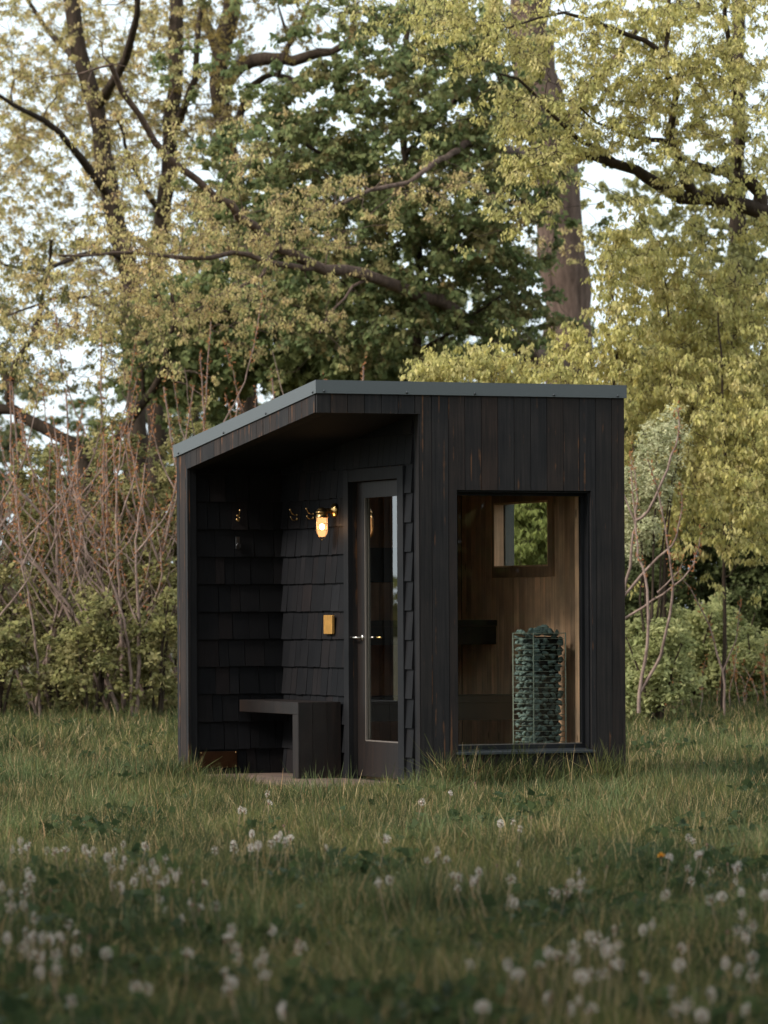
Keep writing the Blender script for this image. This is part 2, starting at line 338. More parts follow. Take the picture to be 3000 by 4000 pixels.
def strip(mb):
    for k in range(-6, 7):
        zb = 1.103+.203*k; z0 = max(zb, ZD); z1 = min(zb+.22, 2.33)
        if z1-z0 > .03:
            tp = .026; up = .026-.016*(z1-z0)/.22; o = [(0, z0), (tp, z0), (up, z1), (0, z1)]; wo = rg.uniform(-.004, .004)
            mb.poly8([(UO, .112, z0), (UO, .233+wo, z0), (UO-tp, .233+wo, z0), (UO-tp, .112, z0), (UO, .112, z1), (UO, .233, z1), (UO-up, .233, z1), (UO-up, .112, z1)], rg.random())
strip(mb)
for k in (6, 7):
    z0 = 2.318+.203*(k-6); a = .112
    while a < 1.33:
        e = min(a+rg.choice([.09, .12, .15, .17]), 1.336); z1f = zt((a+e)/2)-.207; z1 = min(z0+.22, z1f)
        if z1-z0 > .02: mb.poly8([(UO, a+.002, z0), (UO, e-.002, z0), (UO-.026, e-.002, z0), (UO-.026, a+.002, z0), (UO, a+.002, z1), (UO, e-.002, z1), (UO-.006, e-.002, z1), (UO-.006, a+.002, z1)], rg.random())
        a = e
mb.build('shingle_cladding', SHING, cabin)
# trims
mb = MB()
mb.box(.022, .070, 2.592, 2.633, ZD, zt(2.6)-.207, .3)                       # trim next to the post
mb.build('corner_trim', TRIM, cabin); mb = MB(); mb.box(UO-.012, UO+.001, .003, .058, .05, 2.655, .62); mb.box(UO-.004, UO+.001, .060, .110, .05, 2.655, .35)
mb.build('corner_trim', TRIM, cabin)
mb = MB()
mb.box(UO-.034, UO+.001, .236, DW0, ZD, 2.308, .4); mb.box(UO-.034, UO+.001, DW1, 1.336, ZD, 2.308, .4); mb.box(UO-.031, UO+.001, DW0, DW1, DZ1, 2.305, .45)
mb.build('door_frame', TRIM, cabin)
# door
door = MB().box(.80, .845, DW0+.004, .473, ZD+.02, DZ1-.004, .3).box(.80, .845, 1.114, DW1-.004, ZD+.02, DZ1-.004, .5).box(.8005, .8445, .473, 1.114, 2.108, DZ1-.005, .4).box(.8005, .8445, .473, 1.114, ZD+.021, .38, .4).build('door', BENCHW, cabin)
MB().box(.818, .824, .473, 1.114, .38, 2.108, .5).build('glass_pane', DGLASS, door)
mb = MB(); mb.box(.803, .8175, 1.104, 1.1135, .381, 2.107); mb.box(.803, .8175, .4735, .483, .381, 2.107); mb.box(.803, .8175, .484, 1.103, .3805, .389); mb.box(.826, .84, 1.098, 1.1135, .381, 2.107)
mb.build('bead_and_lit_edge', BEAD, door)
mb = MB(); hw, hz = 1.155, 1.115
mb.lathe((.80, hw, hz), [(.0005, -.008), (.024, -.008), (.024, 0)], 'x', 16); mb.tube([(.80, hw, hz), (.762, hw, hz), (.752, hw+.012, hz), (.750, hw+.11, hz+.002)], [.009, .009, .0095, .008], 10)
mb.build('handle', STEEL, door, smooth=True)
mb = MB(); mb.tube([(.845, hw, hz), (.885, hw, hz), (.895, hw-.012, hz), (.895, hw-.12, hz)], [.009, .009, .0095, .008], 10); mb.build('handle', BRASS, door, smooth=True)
# deck
mb = MB(); e = 0
while e < .79: mb.box(-.006+e, min(-.006+e+.136, .798), -.02, 2.59, ZD-.032, ZD-.001); e += .14
mb.build('deck', DECK, cabin)
MB().box(.0, .80, .0, 2.60, .0, ZD-.034).box(.022, WL-.02, .03, 2.78, .0, .03-.002).build('base_frame', BLACK, cabin)
# front window
win = MB().box(WU0, WU1, .085, .128, WZ0+.001, WZ0+.04, .3).box(WU0, WU1, .085, .128, WZ1-.035, WZ1-.001, .3).box(WU0+.001, WU0+.035, .086, .127, WZ0+.041, WZ1-.036, .3).box(WU1-.035, WU1-.001, .086, .127, WZ0+.041, WZ1-.036, .3).build('window', TRIM, cabin)
MB().box(WU0+.035, WU1-.035, .102, .108, WZ0+.04, WZ1-.035).build('glass_pane', GLASS, win)
MB().box(WU0+.036, WU1-.036, .090, .1015, WZ0+.0405, WZ0+.047).build('bead_and_lit_edge', BEAD, win)  # pale strip paints the light caught by the frame's bottom edge
MB().poly8([(WU0-.012, -.035, WZ0-.020), (WU1+.014, -.035, WZ0-.020), (WU1+.014, .084, WZ0-.004), (WU0-.012, .084, WZ0-.004), (WU0-.012, -.035, WZ0-.006), (WU1+.014, -.035, WZ0-.006), (WU1+.014, .084, WZ0+.010), (WU0-.012, .084, WZ0+.010)], .5).build('window_sill', METAL2, win)
# reveals
MB().box(WU0-.001, WU0+.012, .0215, .084, WZ0+.012, WZ1, .3).box(WU1-.012, WU1+.001, .0215, .084, WZ0+.012, WZ1, .3).box(WU0+.0125, WU1-.0125, .0215, .084, WZ1-.013, WZ1+.001, .3).build('window_reveal', TRIM, win)
# inner jambs of cedar
MB().box(WU1-.03, WU1-.002, .129, .205, WZ0+.04, WZ1-.03, .8).build('inner_jamb', CEDAR, win); MB().box(WU0+.002, WU0+.03, .129, .205, WZ0+.04, WZ1-.03, .4).build('inner_jamb', CEDAR, win)
# interior lining
def lining(mb, plane, c, thick, a0, a1, z0, z1f, bw=.092):
    a = a0
    while a < a1-.002:
        e = min(a+bw, a1); t = random.random()
        if plane == 'u': mb.box(c, c+thick, a+.0014, e-.0014, z0, z1f, t)
        else: mb.box(a+.0014, e-.0014, c, c+thick, z0, z1f, t)
        a = e
mb = MB(); cz = off(-.225)
lining(mb, 'u', 2.205, .018, .207, SW0, .15, cz); lining(mb, 'u', 2.205, .018, SW1, 2.60, .15, cz)
lining(mb, 'u', 2.205, .018, SW0, SW1, .15, SZ0); lining(mb, 'u', 2.205, .018, SW0, SW1, SZ1, cz)
mb.build('cedar_wall', CEDAR, cabin)
mb = MB(); lining(mb, 'w', 2.604, .018, .885, 2.203, .15, cz); 
lining(mb, 'u', .8645, .018, DW1, 2.60, .15, cz); lining(mb, 'u', .8645, .018, DW0, DW1, DZ1, cz); lining(mb, 'u', .8645, .018, .13, DW0, .15, cz)
mb.box(.885, 2.20, .13, 2.60, cz, off(-.21), .5)
for (a0, a1) in ((.885, WU0), (WU1, 2.203)): lining(mb, 'w', .112, .016, a0, a1, .15, 2.5)
mb.build('lining', BROWNW, cabin)
MB().box(.864, 2.22, .112, 2.62, .10, .148, .3).build('floor', BROWNW, cabin)
# side window
mb = MB(); t_ = .075
mb.box(2.185, 2.2045, SW0-t_, SW0, SZ0-t_, SZ1+t_, .3); mb.box(2.185, 2.2045, SW1, SW1+t_*.4, SZ0-t_, SZ1+t_, .3)
mb.box(2.185, 2.2045, SW0, SW1, SZ1, SZ1+t_, .3); mb.box(2.185, 2.2045, SW0, SW1, SZ0-t_, SZ0, .3)
sw = mb.build('side_window', BROWNW, cabin)
MB().box(2.186, 2.262, SW1-.012, SW1-.0005, SZ0+.001, SZ1-.001, .9).box(2.186, 2.262, SW0+.0005, SW0+.012, SZ0+.001, SZ1-.001, .9).box(2.186, 2.262, SW0+.013, SW1-.013, SZ0+.0005, SZ0+.012, .9).box(2.186, 2.262, SW0+.013, SW1-.013, SZ1-.012, SZ1-.0005, .9).build('inner_jamb', CEDAR, sw)
MB().box(2.266, 2.272, SW0+.001, SW1-.001, SZ0+.001, SZ1-.001).build('glass_pane', GLASS, sw)
MB().box(2.276, WL+.03, SW1-.014, SW1-.0005, SZ0+.001, SZ1-.001).build('outer_casing', METAL, sw)

# ------------------------------------------------------------------ things on and in the cabin
# porch bench
o = (.405, 1.42, ZD); e = at_cabin('bench', o, 'low dark brown wooden bench with boxed end standing on the porch deck', 'bench')
BT = .655
MB().box(.405, .735, 1.42, 2.60, BT-.088, BT, .7).build('seat', BENCHW, e, o, bevel=.003)
MB().box(.405, .735, 1.421, 1.52, ZD, BT-.0885, .9).build('leg', BENCHW, e, o, bevel=.003)
MB().box(.408, .517, 1.412, 1.4195, ZD, BT-.002, .3).box(.519, .628, 1.4125, 1.4195, ZD, BT-.002, .8).box(.630, .735, 1.412, 1.4195, ZD, BT-.002, .55).build('end_panel', BENCHW, e, o)
# lamp
LW, LZ = 1.535, 2.03; lo = (UO-.024, LW, LZ)
lamp = at_cabin('wall_lamp', lo, 'lit brass caged bulkhead lamp on shingled wall beside the door', 'lamp')
mb = MB(); mb.lathe((UO-.024, LW, LZ), [(.0005, -.03), (.018, -.03), (.026, -.02), (.046, -.012), (.052, 0), (.052, .004)], 'x', 28); mb.build('mount_plate', BRASS, lamp, lo, True)
lx = UO-.024-.095
mb = MB(); mb.tube([(UO-.05, LW, LZ-.004), (UO-.08, LW, LZ-.002), (lx+.02, LW, LZ-.008), (lx, LW, LZ-.03)], [.02, .019, .021, .028], 16); mb.build('arm', BRASS, lamp, lo, True)
mb = MB(); mb.lathe((lx, LW, LZ), [(.0005, .022), (.02, .018), (.034, .006), (.040, -.008), (.046, -.010), (.046, -.018), (.040, -.02), (.040, -.042), (.048, -.046), (.048, -.054), (.0005, -.054)], 'z', 28); mb.build('cap', BRASS, lamp, lo, True)
mb = MB(); mb.lathe((lx, LW, LZ-.054), [(.040, 0), (.041, -.09), (.036, -.115), (.024, -.132), (.0005, -.138)], 'z', 24); mb.build('globe', GLOBE, lamp, lo, True)
mb = MB(); mb.lathe((lx, LW, LZ-.118), [(.0005, .022), (.013, .016), (.018, 0), (.013, -.016), (.0005, -.022)], 'z', 14); mb.build('bulb', BULB, lamp, lo, True)
mb = MB()
for k in range(4):
    q = R(20+90*k); c, s_ = math.cos(q), math.sin(q)
    mb.tube([(lx+c*r, LW+s_*r, LZ-.054-h) for r, h in ((.047, 0), (.048, .09), (.044, .115), (.028, .142), (.002, .158))], .0019, 6)
for h in (.042, .088): mb.tube([(lx+.048*math.cos(R(a)), LW+.048*math.sin(R(a)), LZ-.054-h) for a in range(0, 361, 15)], .0019, 6, cap=False)
mb.lathe((lx, LW, LZ-.054-.158), [(.0005, .006), (.005, .002), (.005, -.004), (.0005, -.008)], 'z', 8)
mb.build('cage', BRASS, lamp, lo, True)
# hooks
def hook(org, ax, label):
    e = at_cabin('coat_hook', org, label, 'coat hook', 'brass coat hooks on the porch walls'); e.rotation_euler = (0, 0, TH+ax)
    MB().lathe((0, -.002, .0), [(.0005, -.004), (.011, -.004), (.012, 0)], 'y', 12).lathe((0, -.002, .03), [(.0005, -.004), (.008, -.004), (.009, 0)], 'y', 12).build('plate', BRASS, e, smooth=True)
    MB().tube([(0, -.004, .03), (0, -.02, .028), (0, -.04, .038), (0, -.052, .062), (0, -.055, .072)], [.004, .004, .0045, .005, .009], 8).tube([(0, -.004, .0), (0, -.022, -.012), (0, -.04, -.006), (0, -.048, .012), (0, -.048, .018)], [.004, .004, .0045, .005, .008], 8).build('prong', BRASS, e, smooth=True)
hook((.40, 2.61, 1.985), 0, 'brass coat hook alone on the rear shingled wall, farthest from the lamp')
hook((UO-.024, 2.27, 1.985), R(-90), 'brass coat hook near the dark inner corner of the porch')
hook((UO-.024, 1.943, 1.985), R(-90), 'brass coat hook just beside the lit caged lamp')
# box, opener, plaque
o = (UO-.026, 1.60, 1.145); e = at_cabin('switch_box', o, 'flat yellow brass box on shingles below the lit lamp', 'box')
MB().box(UO-.05, UO-.027, 1.53, 1.69, 1.21-.07, 1.21+.067, .5).build('cover', BRASS2, e, o, bevel=.003)
o = (.40, 2.61, 1.80); e = at_cabin('bottle_opener', o, 'small black fitting with oval ring on the rear shingled wall', 'wall fitting')
MB().box(.383, .417, 2.600, 2.609, 1.77, 1.86, .5).build('plate', BLACK, e, o, bevel=.003)
MB().tube([(.40+.016*math.cos(R(a)), 2.592, 1.79+.022*math.sin(R(a))) for a in range(0, 361, 30)], .005, 6, cap=False).build('ring', BLACK, e, o, True)
o = (.245, 2.61, .13); e = at_cabin('plaque', o, 'dark copper plaque with four corner screws low on the porch wall', 'plaque')
MB().box(.092, .385, 2.598, 2.6085, .155, .275, .5).build('plate', COPPER, e, o, bevel=.002)
for (u, z) in ((.102, .266), (.375, .266), (.102, .164), (.375, .164)):
    MB().lathe((u, 2.598, z), [(.0055, 0), (.005, -.003), (.0005, -.004)], 'y', 8).build('screw', BRASS, e, o, True)
# sauna benches
o = (1.5, 1.95, .15); e = at_cabin('sauna_bench', o, 'upper dark sauna bench against the rear wall inside', 'bench')
MB().box(.89, 2.20, 1.94, 2.60, 1.19, 1.235, .3).build('seat', BENCHW, e, o); MB().box(.89, 2.198, 1.955, 1.99, 1.055, 1.189, .3).build('front_rail', BENCHW, e, o)
o = (1.3, 1.5, .15); e = at_cabin('sauna_bench', o, 'lower dark sauna bench in front of the upper one', 'bench')
MB().box(.89, 2.20, 1.36, 1.935, .64, .686, .3).build('seat', BENCHW, e, o); MB().box(.89, 2.198, 1.375, 1.41, .51, .639, .3).build('front_rail', BENCHW, e, o)
MB().box(.93, 2.16, 2.575, 2.6025, 1.52, 1.78, .3).build('backrest', BENCHW, cabin)
# heater
HU0, HU1, HW0, HW1, HZ0, HZ1 = 1.815, 2.065, .45, .80, .149, 1.145
ho = ((HU0+HU1)/2, (HW0+HW1)/2, HZ0); he = at_cabin('sauna_heater', ho, 'tall wire caged sauna heater filled with grey green stones behind the big window', 'sauna heater')
mb = MB()
for u in (HU0, HU1):
    for w_ in (HW0, HW1): mb.tube([(u, w_, HZ0), (u, w_, HZ1)], .0045, 6)
z = HZ0+.03
while z < HZ1-.03: 
    for (a, c) in (((HU0, HW0), (HU1, HW0)), ((HU0, HW0), (HU0, HW1)), ((HU1, HW0), (HU1, HW1)), ((HU0, HW1), (HU1, HW1))): mb.tube([(*a, z), (*c, z)], .0018, 5)
    z += .0385
for (a, c) in (((HU0, HW0), (HU1, HW0)), ((HU0, HW0), (HU0, HW1)), ((HU1, HW0), (HU1, HW1)), ((HU0, HW1), (HU1, HW1))): mb.tube([(*a, HZ1-.004), (*c, HZ1-.004)], .003, 5)
mb.build('cage', WIRE, he, ho)
def rock(seed):
    bm = bmesh.new(); bmesh.ops.create_icosphere(bm, subdivisions=2, radius=1); r = random.Random(seed)
    pl = [(Vector((r.gauss(0, 1), r.gauss(0, 1), r.gauss(0, 1))).normalized(), r.uniform(.45, .85)) for _ in range(13)]
    for v in bm.verts:
        for n_, d in pl:
            k = v.co.dot(n_)
            if k > d: v.co -= n_*(k-d)
    me = bpy.data.meshes.new('stone'); bm.to_mesh(me); bm.free(); me.materials.append(STONE); return me
rocks = [rock(s) for s in range(8)]; rr = random.Random(3); spots = []
z = HZ0+.03
while z < HZ1+.01:
    for w_ in np.arange(HW0+.04, HW1-.01, .058): spots.append((HU0+.032, w_+rr.uniform(-.018, .018), z+rr.uniform(-.021, .021)))
    for u in np.arange(HU0+.05, HU1-.01, .054): spots.append((u+rr.uniform(-.018, .018), HW0+.032, z+rr.uniform(-.021, .021)))
    z += .037
top = [(HU0+.05+.14*rr.random(), HW0+.05+.23*rr.random(), HZ1+rr.uniform(.0, .035)) for _ in range(26)]
spots += top; rr.shuffle(spots); allv = []; allf = []; nb = 0
for k, p in enumerate(spots):
    me = rocks[k % 8]; s_ = Vector((rr.uniform(.020, .040), rr.uniform(.020, .038), rr.uniform(.014, .028))); q = (rr.uniform(-.7, .7), rr.uniform(-.7, .7), rr.uniform(0, 6))
    if k < 100:
        ob = bpy.data.objects.new('stone', me); COL.objects.link(ob); ob.parent = he; ob.location = Vector(p)-Vector(ho); ob.scale = s_; ob.rotation_euler = q
    else:
        M = Matrix.Translation(Vector(p)) @ Matrix.Rotation(q[2], 4, 'Z') @ Matrix.Rotation(q[0], 4, 'X') @ Matrix.Diagonal((*s_, 1))
        allv += [tuple(M @ v.co) for v in me.vertices]; allf += [tuple(i+nb for i in f.vertices) for f in me.polygons]; nb += len(me.vertices)
s2 = mesh_np('stones', allv, allf, STONE, he, loc=ho); s2['kind'] = 'stuff'
MB().box(HU0+.055, HU1-.03, HW0+.055, HW1-.03, HZ0, HZ1-.03).build('core', BLACK, he, ho)

# ------------------------------------------------------------------ vegetation builders
def nrm(v): return v/np.maximum(np.linalg.norm(v, axis=-1, keepdims=True), 1e-9)
def tubes(P, Rd, n=6):
    """P (N,K,3), Rd (N,K) -> verts, quads"""
    Nn, K, _ = P.shape; D = np.empty_like(P); D[:, 1:-1] = P[:, 2:]-P[:, :-2]; D[:, 0] = P[:, 1]-P[:, 0]; D[:, -1] = P[:, -1]-P[:, -2]; D = nrm(D)
    ref = np.tile(np.array([.31, .85, .12]), (Nn, K, 1)); a = nrm(np.cross(D, ref)); c = np.cross(D, a)
    q = np.arange(n)*2*np.pi/n
    V = P[:, :, None, :] + Rd[:, :, None, None]*(a[:, :, None, :]*np.cos(q)[None, None, :, None] + c[:, :, None, :]*np.sin(q)[None, None, :, None])
    i, k, m = np.meshgrid(np.arange(Nn), np.arange(K-1), np.arange(n), indexing='ij'); b = (i*K+k)*n
    Q = np.stack([b+m, b+(m+1) % n, b+n+(m+1) % n, b+n+m], -1).reshape(-1, 4)
    return V.reshape(-1, 3), Q
def merge(parts):
    vs, fs, o = [], [], 0
    for v, f in parts: vs.append(v); fs.append(f+o); o += len(v)
    return np.concatenate(vs), np.concatenate(fs)
def smooth_path(pts, step=.35):
    P = np.array(pts, dtype=float); out = []
    Q = np.vstack([2*P[0]-P[1], P, 2*P[-1]-P[-2]])
    for i in range(1, len(Q)-2):
        p0, p1, p2, p3 = Q[i-1], Q[i], Q[i+1], Q[i+2]; n = max(2, int(np.linalg.norm(p2-p1)/step))
        for t in np.arange(n)/n: out.append(.5*((2*p1)+(-p0+p2)*t+(2*p0-5*p1+4*p2-p3)*t*t+(-p0+3*p1-3*p2+p3)*t**3))
    out.append(P[-1]); return np.array(out)
def kites(P, D, L, W, rng, fold=.25):
    side = nrm(np.cross(D, rng.normal(size=D.shape))); nn = np.cross(D, side); L = L[:, None]; W = W[:, None]
    a = P; b = P+D*L*.45+side*W*.5+nn*W*fold; c = P+D*L; d = P+D*L*.45-side*W*.5+nn*W*fold
    V = np.stack([a, b, c, d], 1).reshape(-1, 3); return V, np.arange(len(P)*4).reshape(-1, 4)
def palette(cols, n, rng, jit=.12):
    c = np.array(cols); t = rng.random(n)*(len(c)-1); i = np.minimum(t.astype(int), len(c)-2); f = (t-i)[:, None]
    o = c[i]*(1-f)+c[i+1]*f; return np.clip(o*(1+rng.normal(0, jit, (n, 1))), .003, 1)
def clump_leaves(C, R_, rng, T=6, K=4, Lf=4, L=(.05, .09), Wr=.5, droop=.6, cols=None, horiz=1.4):
    """C (N,3) clump centres with radius R_ -> leaves V,F,col and twiglet tubes"""
    n = len(C); d = nrm(rng.normal(size=(n, T, 3))*np.array([horiz, horiz, .8])); ln = R_[:, None]*rng.uniform(.45, 1.15, (n, T))
    ts = (np.arange(K)+.6)/K; start = C[:, None, :] - d*ln[..., None]*.15
    nod = start[:, :, None, :] + d[:, :, None, :]*ln[:, :, None, None]*ts[None, None, :, None]; nod[..., 2] -= .10*ln[:, :, None]*(ts**2)[None, None, :]
    tw = np.concatenate([start[:, :, None, :], nod[:, :, -1:, :]], 2).reshape(-1, 2, 3)
    P = np.repeat(nod.reshape(-1, 3), Lf, 0); P = P+rng.normal(0, .018, P.shape)
    dd = rng.normal(size=P.shape)*np.array([1, 1, .55]); dd = nrm(dd)*(1-droop)+np.array([0, 0, -droop]); D = nrm(dd+.15*np.repeat(np.repeat(d.reshape(-1, 3), K, 0), Lf, 0))
    m = len(P); Ls = rng.uniform(*L, m); V, Fc = kites(P, D, Ls, Ls*Wr*rng.uniform(.7, 1.3, m), rng)
    cc = palette(cols, n, rng, .10); col = np.repeat(cc, T*K*Lf, 0)*.5+palette(cols, m, rng, .14)*.5
    return V, Fc, col, tw
def blob(items, rng, gap=.0, gs=1.0, seed=0, den=1.0):
    out = []
    for (dx, dy, Y, rx, ry, rz, n) in items:
        n = max(4, int(n*den))
        u = np.where(rng.random((n, 1)) < .45, nrm(rng.normal(size=(n, 3)))*rng.random((n, 1))**(1/2.9), np.clip(rng.normal(size=(n, 3))*.62, -1.5, 1.5))
        for k in range(n):
            p = A(dx+u[k, 0]*rx, dy+u[k, 2]*ry, Y+u[k, 1]*rz); out.append(p)
    P = np.array(out)
    if gap > 0:
        v = pn(P[:, 0]+P[:, 1]*.1, P[:, 2], gs, seed)+.8*pn(P[:, 0]+P[:, 1]*.2, P[:, 2], gs*.35, seed+1)
        P = P[v > np.quantile(v, gap)]
    return P[P[:, 2] > .25]
def tree(name, label, limbs, blobs, cols, barkm=BARK, group=None, seed=1, cat='tree', R_=(.10, .26), gap=.2, gs=1.1, T=4, K=3, Lf=3, L=(.03, .06), Wr=.5, droop=.6, twig=.006, reach=1.0, wig=.05, lift=.12, nside=10, horiz=1.4, pts=None, den=1.55):
    rng = np.random.default_rng(seed); parts = []; nodes = []; nr = []
    base = None
    for (pl, r0, r1) in limbs:
        P = smooth_path([p if len(p) == 3 and isinstance(p, np.ndarray) else A(*p) for p in pl], .3)
        P[1:-1] += rng.normal(0, wig*.4, (len(P)-2, 3)); t = np.linspace(0, 1, len(P)); rad = r0*(1-t)+r1*t; rad = rad*(1+.05*rng.normal(size=len(P)))
        if base is None:
            base = P[0].copy(); base[2] = float(ground_h(base[0], base[1])); P[0, 2] = base[2]-.1; rad[0] *= 1.35
            if len(rad) > 1: rad[1] *= 1.12
        parts.append(tubes(P[None], rad[None], nside if r0 > .05 else 7)); nodes.append(P[1:]); nr.append(rad[1:])
    ND = np.vstack(nodes); NR = np.concatenate(nr)
    C = blob(blobs, rng, gap, gs, seed, den) if pts is None else pts
    d0 = np.min(np.linalg.norm(C[:, None, :]-ND[None, ::2], axis=2), axis=1); C = C[np.argsort(d0)]
    K5 = 6; cap = len(ND)+len(C)*(K5-1); NDa = np.zeros((cap, 3)); NRa = np.zeros(cap); NDa[:len(ND)] = ND; NRa[:len(ND)] = NR; m = len(ND)
    TP = []; TR = []; ts = np.linspace(0, 1, K5)[:, None]
    for c in C:
        dv = NDa[:m]-c; dist = np.sqrt((dv*dv).sum(1)); pen = dist + .8*np.maximum(0, NDa[:m, 2]-c[2]-.1); k = int(np.argmin(pen)); a = NDa[k]; ln = dist[k]
        mid = (a+c)/2+np.array([0, 0, lift*ln])+rng.normal(0, .08*ln, 3); P = (1-ts)**2*a+2*ts*(1-ts)*mid+ts**2*c; P[1:-1] += rng.normal(0, .015+.02*ln, (K5-2, 3))
        r0 = min(NRa[k]*.75, twig*.8+.012*ln); rr_ = np.linspace(max(r0, twig*.7), twig*.5, K5); TP.append(P); TR.append(rr_)
        NDa[m:m+K5-1] = P[1:]; NRa[m:m+K5-1] = rr_[1:]; m += K5-1
    parts.append(tubes(np.array(TP), np.array(TR), 5))
    Rc = rng.uniform(*R_, len(C)); V, Fc, col, tw = clump_leaves(C, Rc, rng, T, K, Lf, L, Wr, droop, cols, horiz)
    rt = np.tile(np.array([[twig*.5, twig*.3]]), (len(tw), 1)); parts.append(tubes(tw, rt, 3))
    e = bpy.data.objects.new(name, None); COL.objects.link(e); e.location = base; tag(e, label, cat, group)
    tv, tf = merge(parts); mesh_np('trunk' if cat == 'tree' else 'stem', tv, tf, barkm, e, smooth=True, loc=base)
    mesh_np('crown' if cat == 'tree' else 'foliage', V, Fc, LEAF, e, col=col, loc=base)
    return e

# ------------------------------------------------------------------ the trees
BRIGHT = [(.76, .66, .25), (.62, .56, .20), (.42, .40, .14), (.80, .66, .32), (.32, .32, .12), (.52, .46, .16)]
OLIVE = [(.74, .61, .28), (.60, .52, .21), (.36, .35, .14), (.74, .52, .27), (.30, .26, .11)]
DARKG = [(.11, .15, .065), (.17, .215, .085), (.32, .33, .13), (.13, .165, .075), (.34, .23, .10)]
MIDG = [(.27, .27, .11), (.38, .35, .14), (.20, .21, .085)]
BUSH = [(.46, .42, .16), (.28, .27, .10), (.13, .14, .06), (.48, .40, .19), (.17, .165, .07)]
GF = 'tall trees behind the cabin'
tree('tall_tree', 'big leaning dark trunk with pale olive spring leaves at the far left', [
    ([(300, 1500, 60), (287, 720, 60), (268, 560, 60), (240, 420, 60), (205, 230, 60), (160, 60, 60), (140, -120, 60)], .19, .11),
    ([(240, 430, 60), (180, 340, 59), (90, 260, 58), (-30, 190, 57)], .07, .02), ([(205, 230, 60), (270, 130, 59), (300, 0, 58), (320, -90, 58)], .08, .03),
    ([(268, 560, 60), (200, 540, 59), (100, 580, 58), (-20, 560, 57)], .05, .015), ([(190, 150, 60), (100, 60, 61), (20, -60, 61)], .06, .02),
    ([(285, 720, 60), (180, 640, 58), (80, 660, 57), (-20, 700, 56)], .04, .012)],
    [(60, 140, 61, 230, 190, 2.2, 330), (90, 420, 61, 240, 190, 2, 230), (120, 640, 60.5, 230, 110, 1.6, 140), (260, 120, 61, 130, 200, 1.5, 170)], OLIVE, BARKD, seed=21, gap=.2, gs=.9, L=(.035, .06), group=GF)
tree('tall_tree', 'dark trunk second from the left among olive leaves, forked near the top', [
    ([(342, 1500, 62), (335, 720, 62), (352, 480, 62), (368, 300, 62), (378, 120, 62), (385, -120, 62)], .17, .10),
    ([(368, 300, 62), (420, 170, 61), (430, 40, 61), (450, -80, 61)], .07, .03), ([(352, 480, 62), (290, 360, 61), (250, 250, 60)], .05, .015)],
    [(300, 300, 63, 130, 190, 1.6, 150), (400, 60, 63, 120, 150, 1.6, 130), (330, 620, 61, 130, 130, 1.4, 120), (60, 300, 60, 120, 260, 1.5, 100)], OLIVE, BARKD, seed=22, gap=.2, L=(.035, .06), group=GF)
tree('tall_tree', 'thick dark trunk with a gnarled sideways limb near the top centre', [
    ([(545, 1500, 63), (533, 700, 63), (528, 520, 63), (500, 380, 63), (482, 250, 63), (474, 120, 63), (498, 20, 63), (510, -120, 63)], .17, .13),
    ([(478, 200, 63), (520, 140, 62.5), (570, 122, 62), (610, 128, 62), (660, 122, 62), (720, 108, 61.5), (790, 60, 61)], .12, .05),
    ([(500, 300, 63), (540, 190, 62.6), (600, 165, 62.2), (650, 178, 62)], .07, .03), ([(610, 128, 62), (640, 60, 62), (690, -30, 62)], .05, .02), ([(600, 165, 62), (620, 100, 61.7), (600, 10, 61.5)], .04, .015),
    ([(474, 120, 63), (440, 40, 63), (430, -80, 63)], .09, .05)],
    [(500, 60, 62, 150, 130, 1.5, 90), (680, 10, 61.5, 170, 90, 1.5, 90), (450, 240, 62, 110, 110, 1.2, 70), (480, 480, 62, 120, 130, 1.2, 90)], [(.36, .24, .08), (.30, .24, .08), (.22, .18, .06)], BARKD, seed=23, gap=.25, L=(.035, .06), group=GF)
tree('tall_tree', 'massive brown trunk rising behind the right part of the cabin roof', [
    ([(1228, 1500, 58), (1226, 760, 58), (1220, 560, 58), (1200, 380, 58), (1180, 250, 58), (1150, 100, 58), (1140, -120, 58)], .40, .26),
    ([(1222, 800, 58), (1110, 740, 54.5), (1000, 697, 52.5), (950, 652, 51.8), (890, 632, 51.2), (820, 605, 50.6), (740, 586, 50), (668, 566, 49.4), (590, 522, 49), (520, 458, 48.6), (470, 425, 48.4), (380, 350, 48), (300, 250, 47.6), (240, 140, 47)], .13, .03),
    ([(800, 600, 50.5), (740, 640, 50), (690, 720, 49.6)], .02, .008), ([(740, 586, 50), (620, 575, 49), (500, 552, 48), (400, 556, 47.4), (250, 545, 46.6), (130, 552, 46)], .045, .012), 
    ([(1195, 330, 58), (1120, 330, 55), (1020, 312, 52), (950, 345, 50.5), (880, 392, 50), (800, 418, 49.5), (740, 440, 49)], .09, .02), ([(600, 520, 49), (560, 600, 48.4), (470, 640, 48), (380, 700, 47.5)], .025, .008),
    ([(1180, 250, 58), (1080, 160, 56), (990, 60, 55), (930, -60, 54)], .12, .05), ([(1190, 300, 58), (1290, 180, 57), (1380, 60, 56)], .10, .04)],
    [(620, 500, 48.6, 190, 100, 1.2, 75), (400, 460, 47.5, 220, 160, 1.5, 115), (250, 620, 47, 240, 120, 1.3, 120), (860, 410, 50, 180, 70, 1.2, 38), (520, 680, 48, 220, 90, 1.2, 60), (1120, 480, 55, 60, 110, 1.0, 16), (980, 60, 55, 150, 120, 1.5, 70), (330, 330, 47.6, 260, 260, 1.4, 50), (140, 760, 46.5, 230, 130, 1.3, 70), (1250, 520, 56.8, 60, 90, .8, 8)],
    OLIVE, seed=24, gap=.2, gs=.6, L=(.03, .055), group=GF, nside=22)
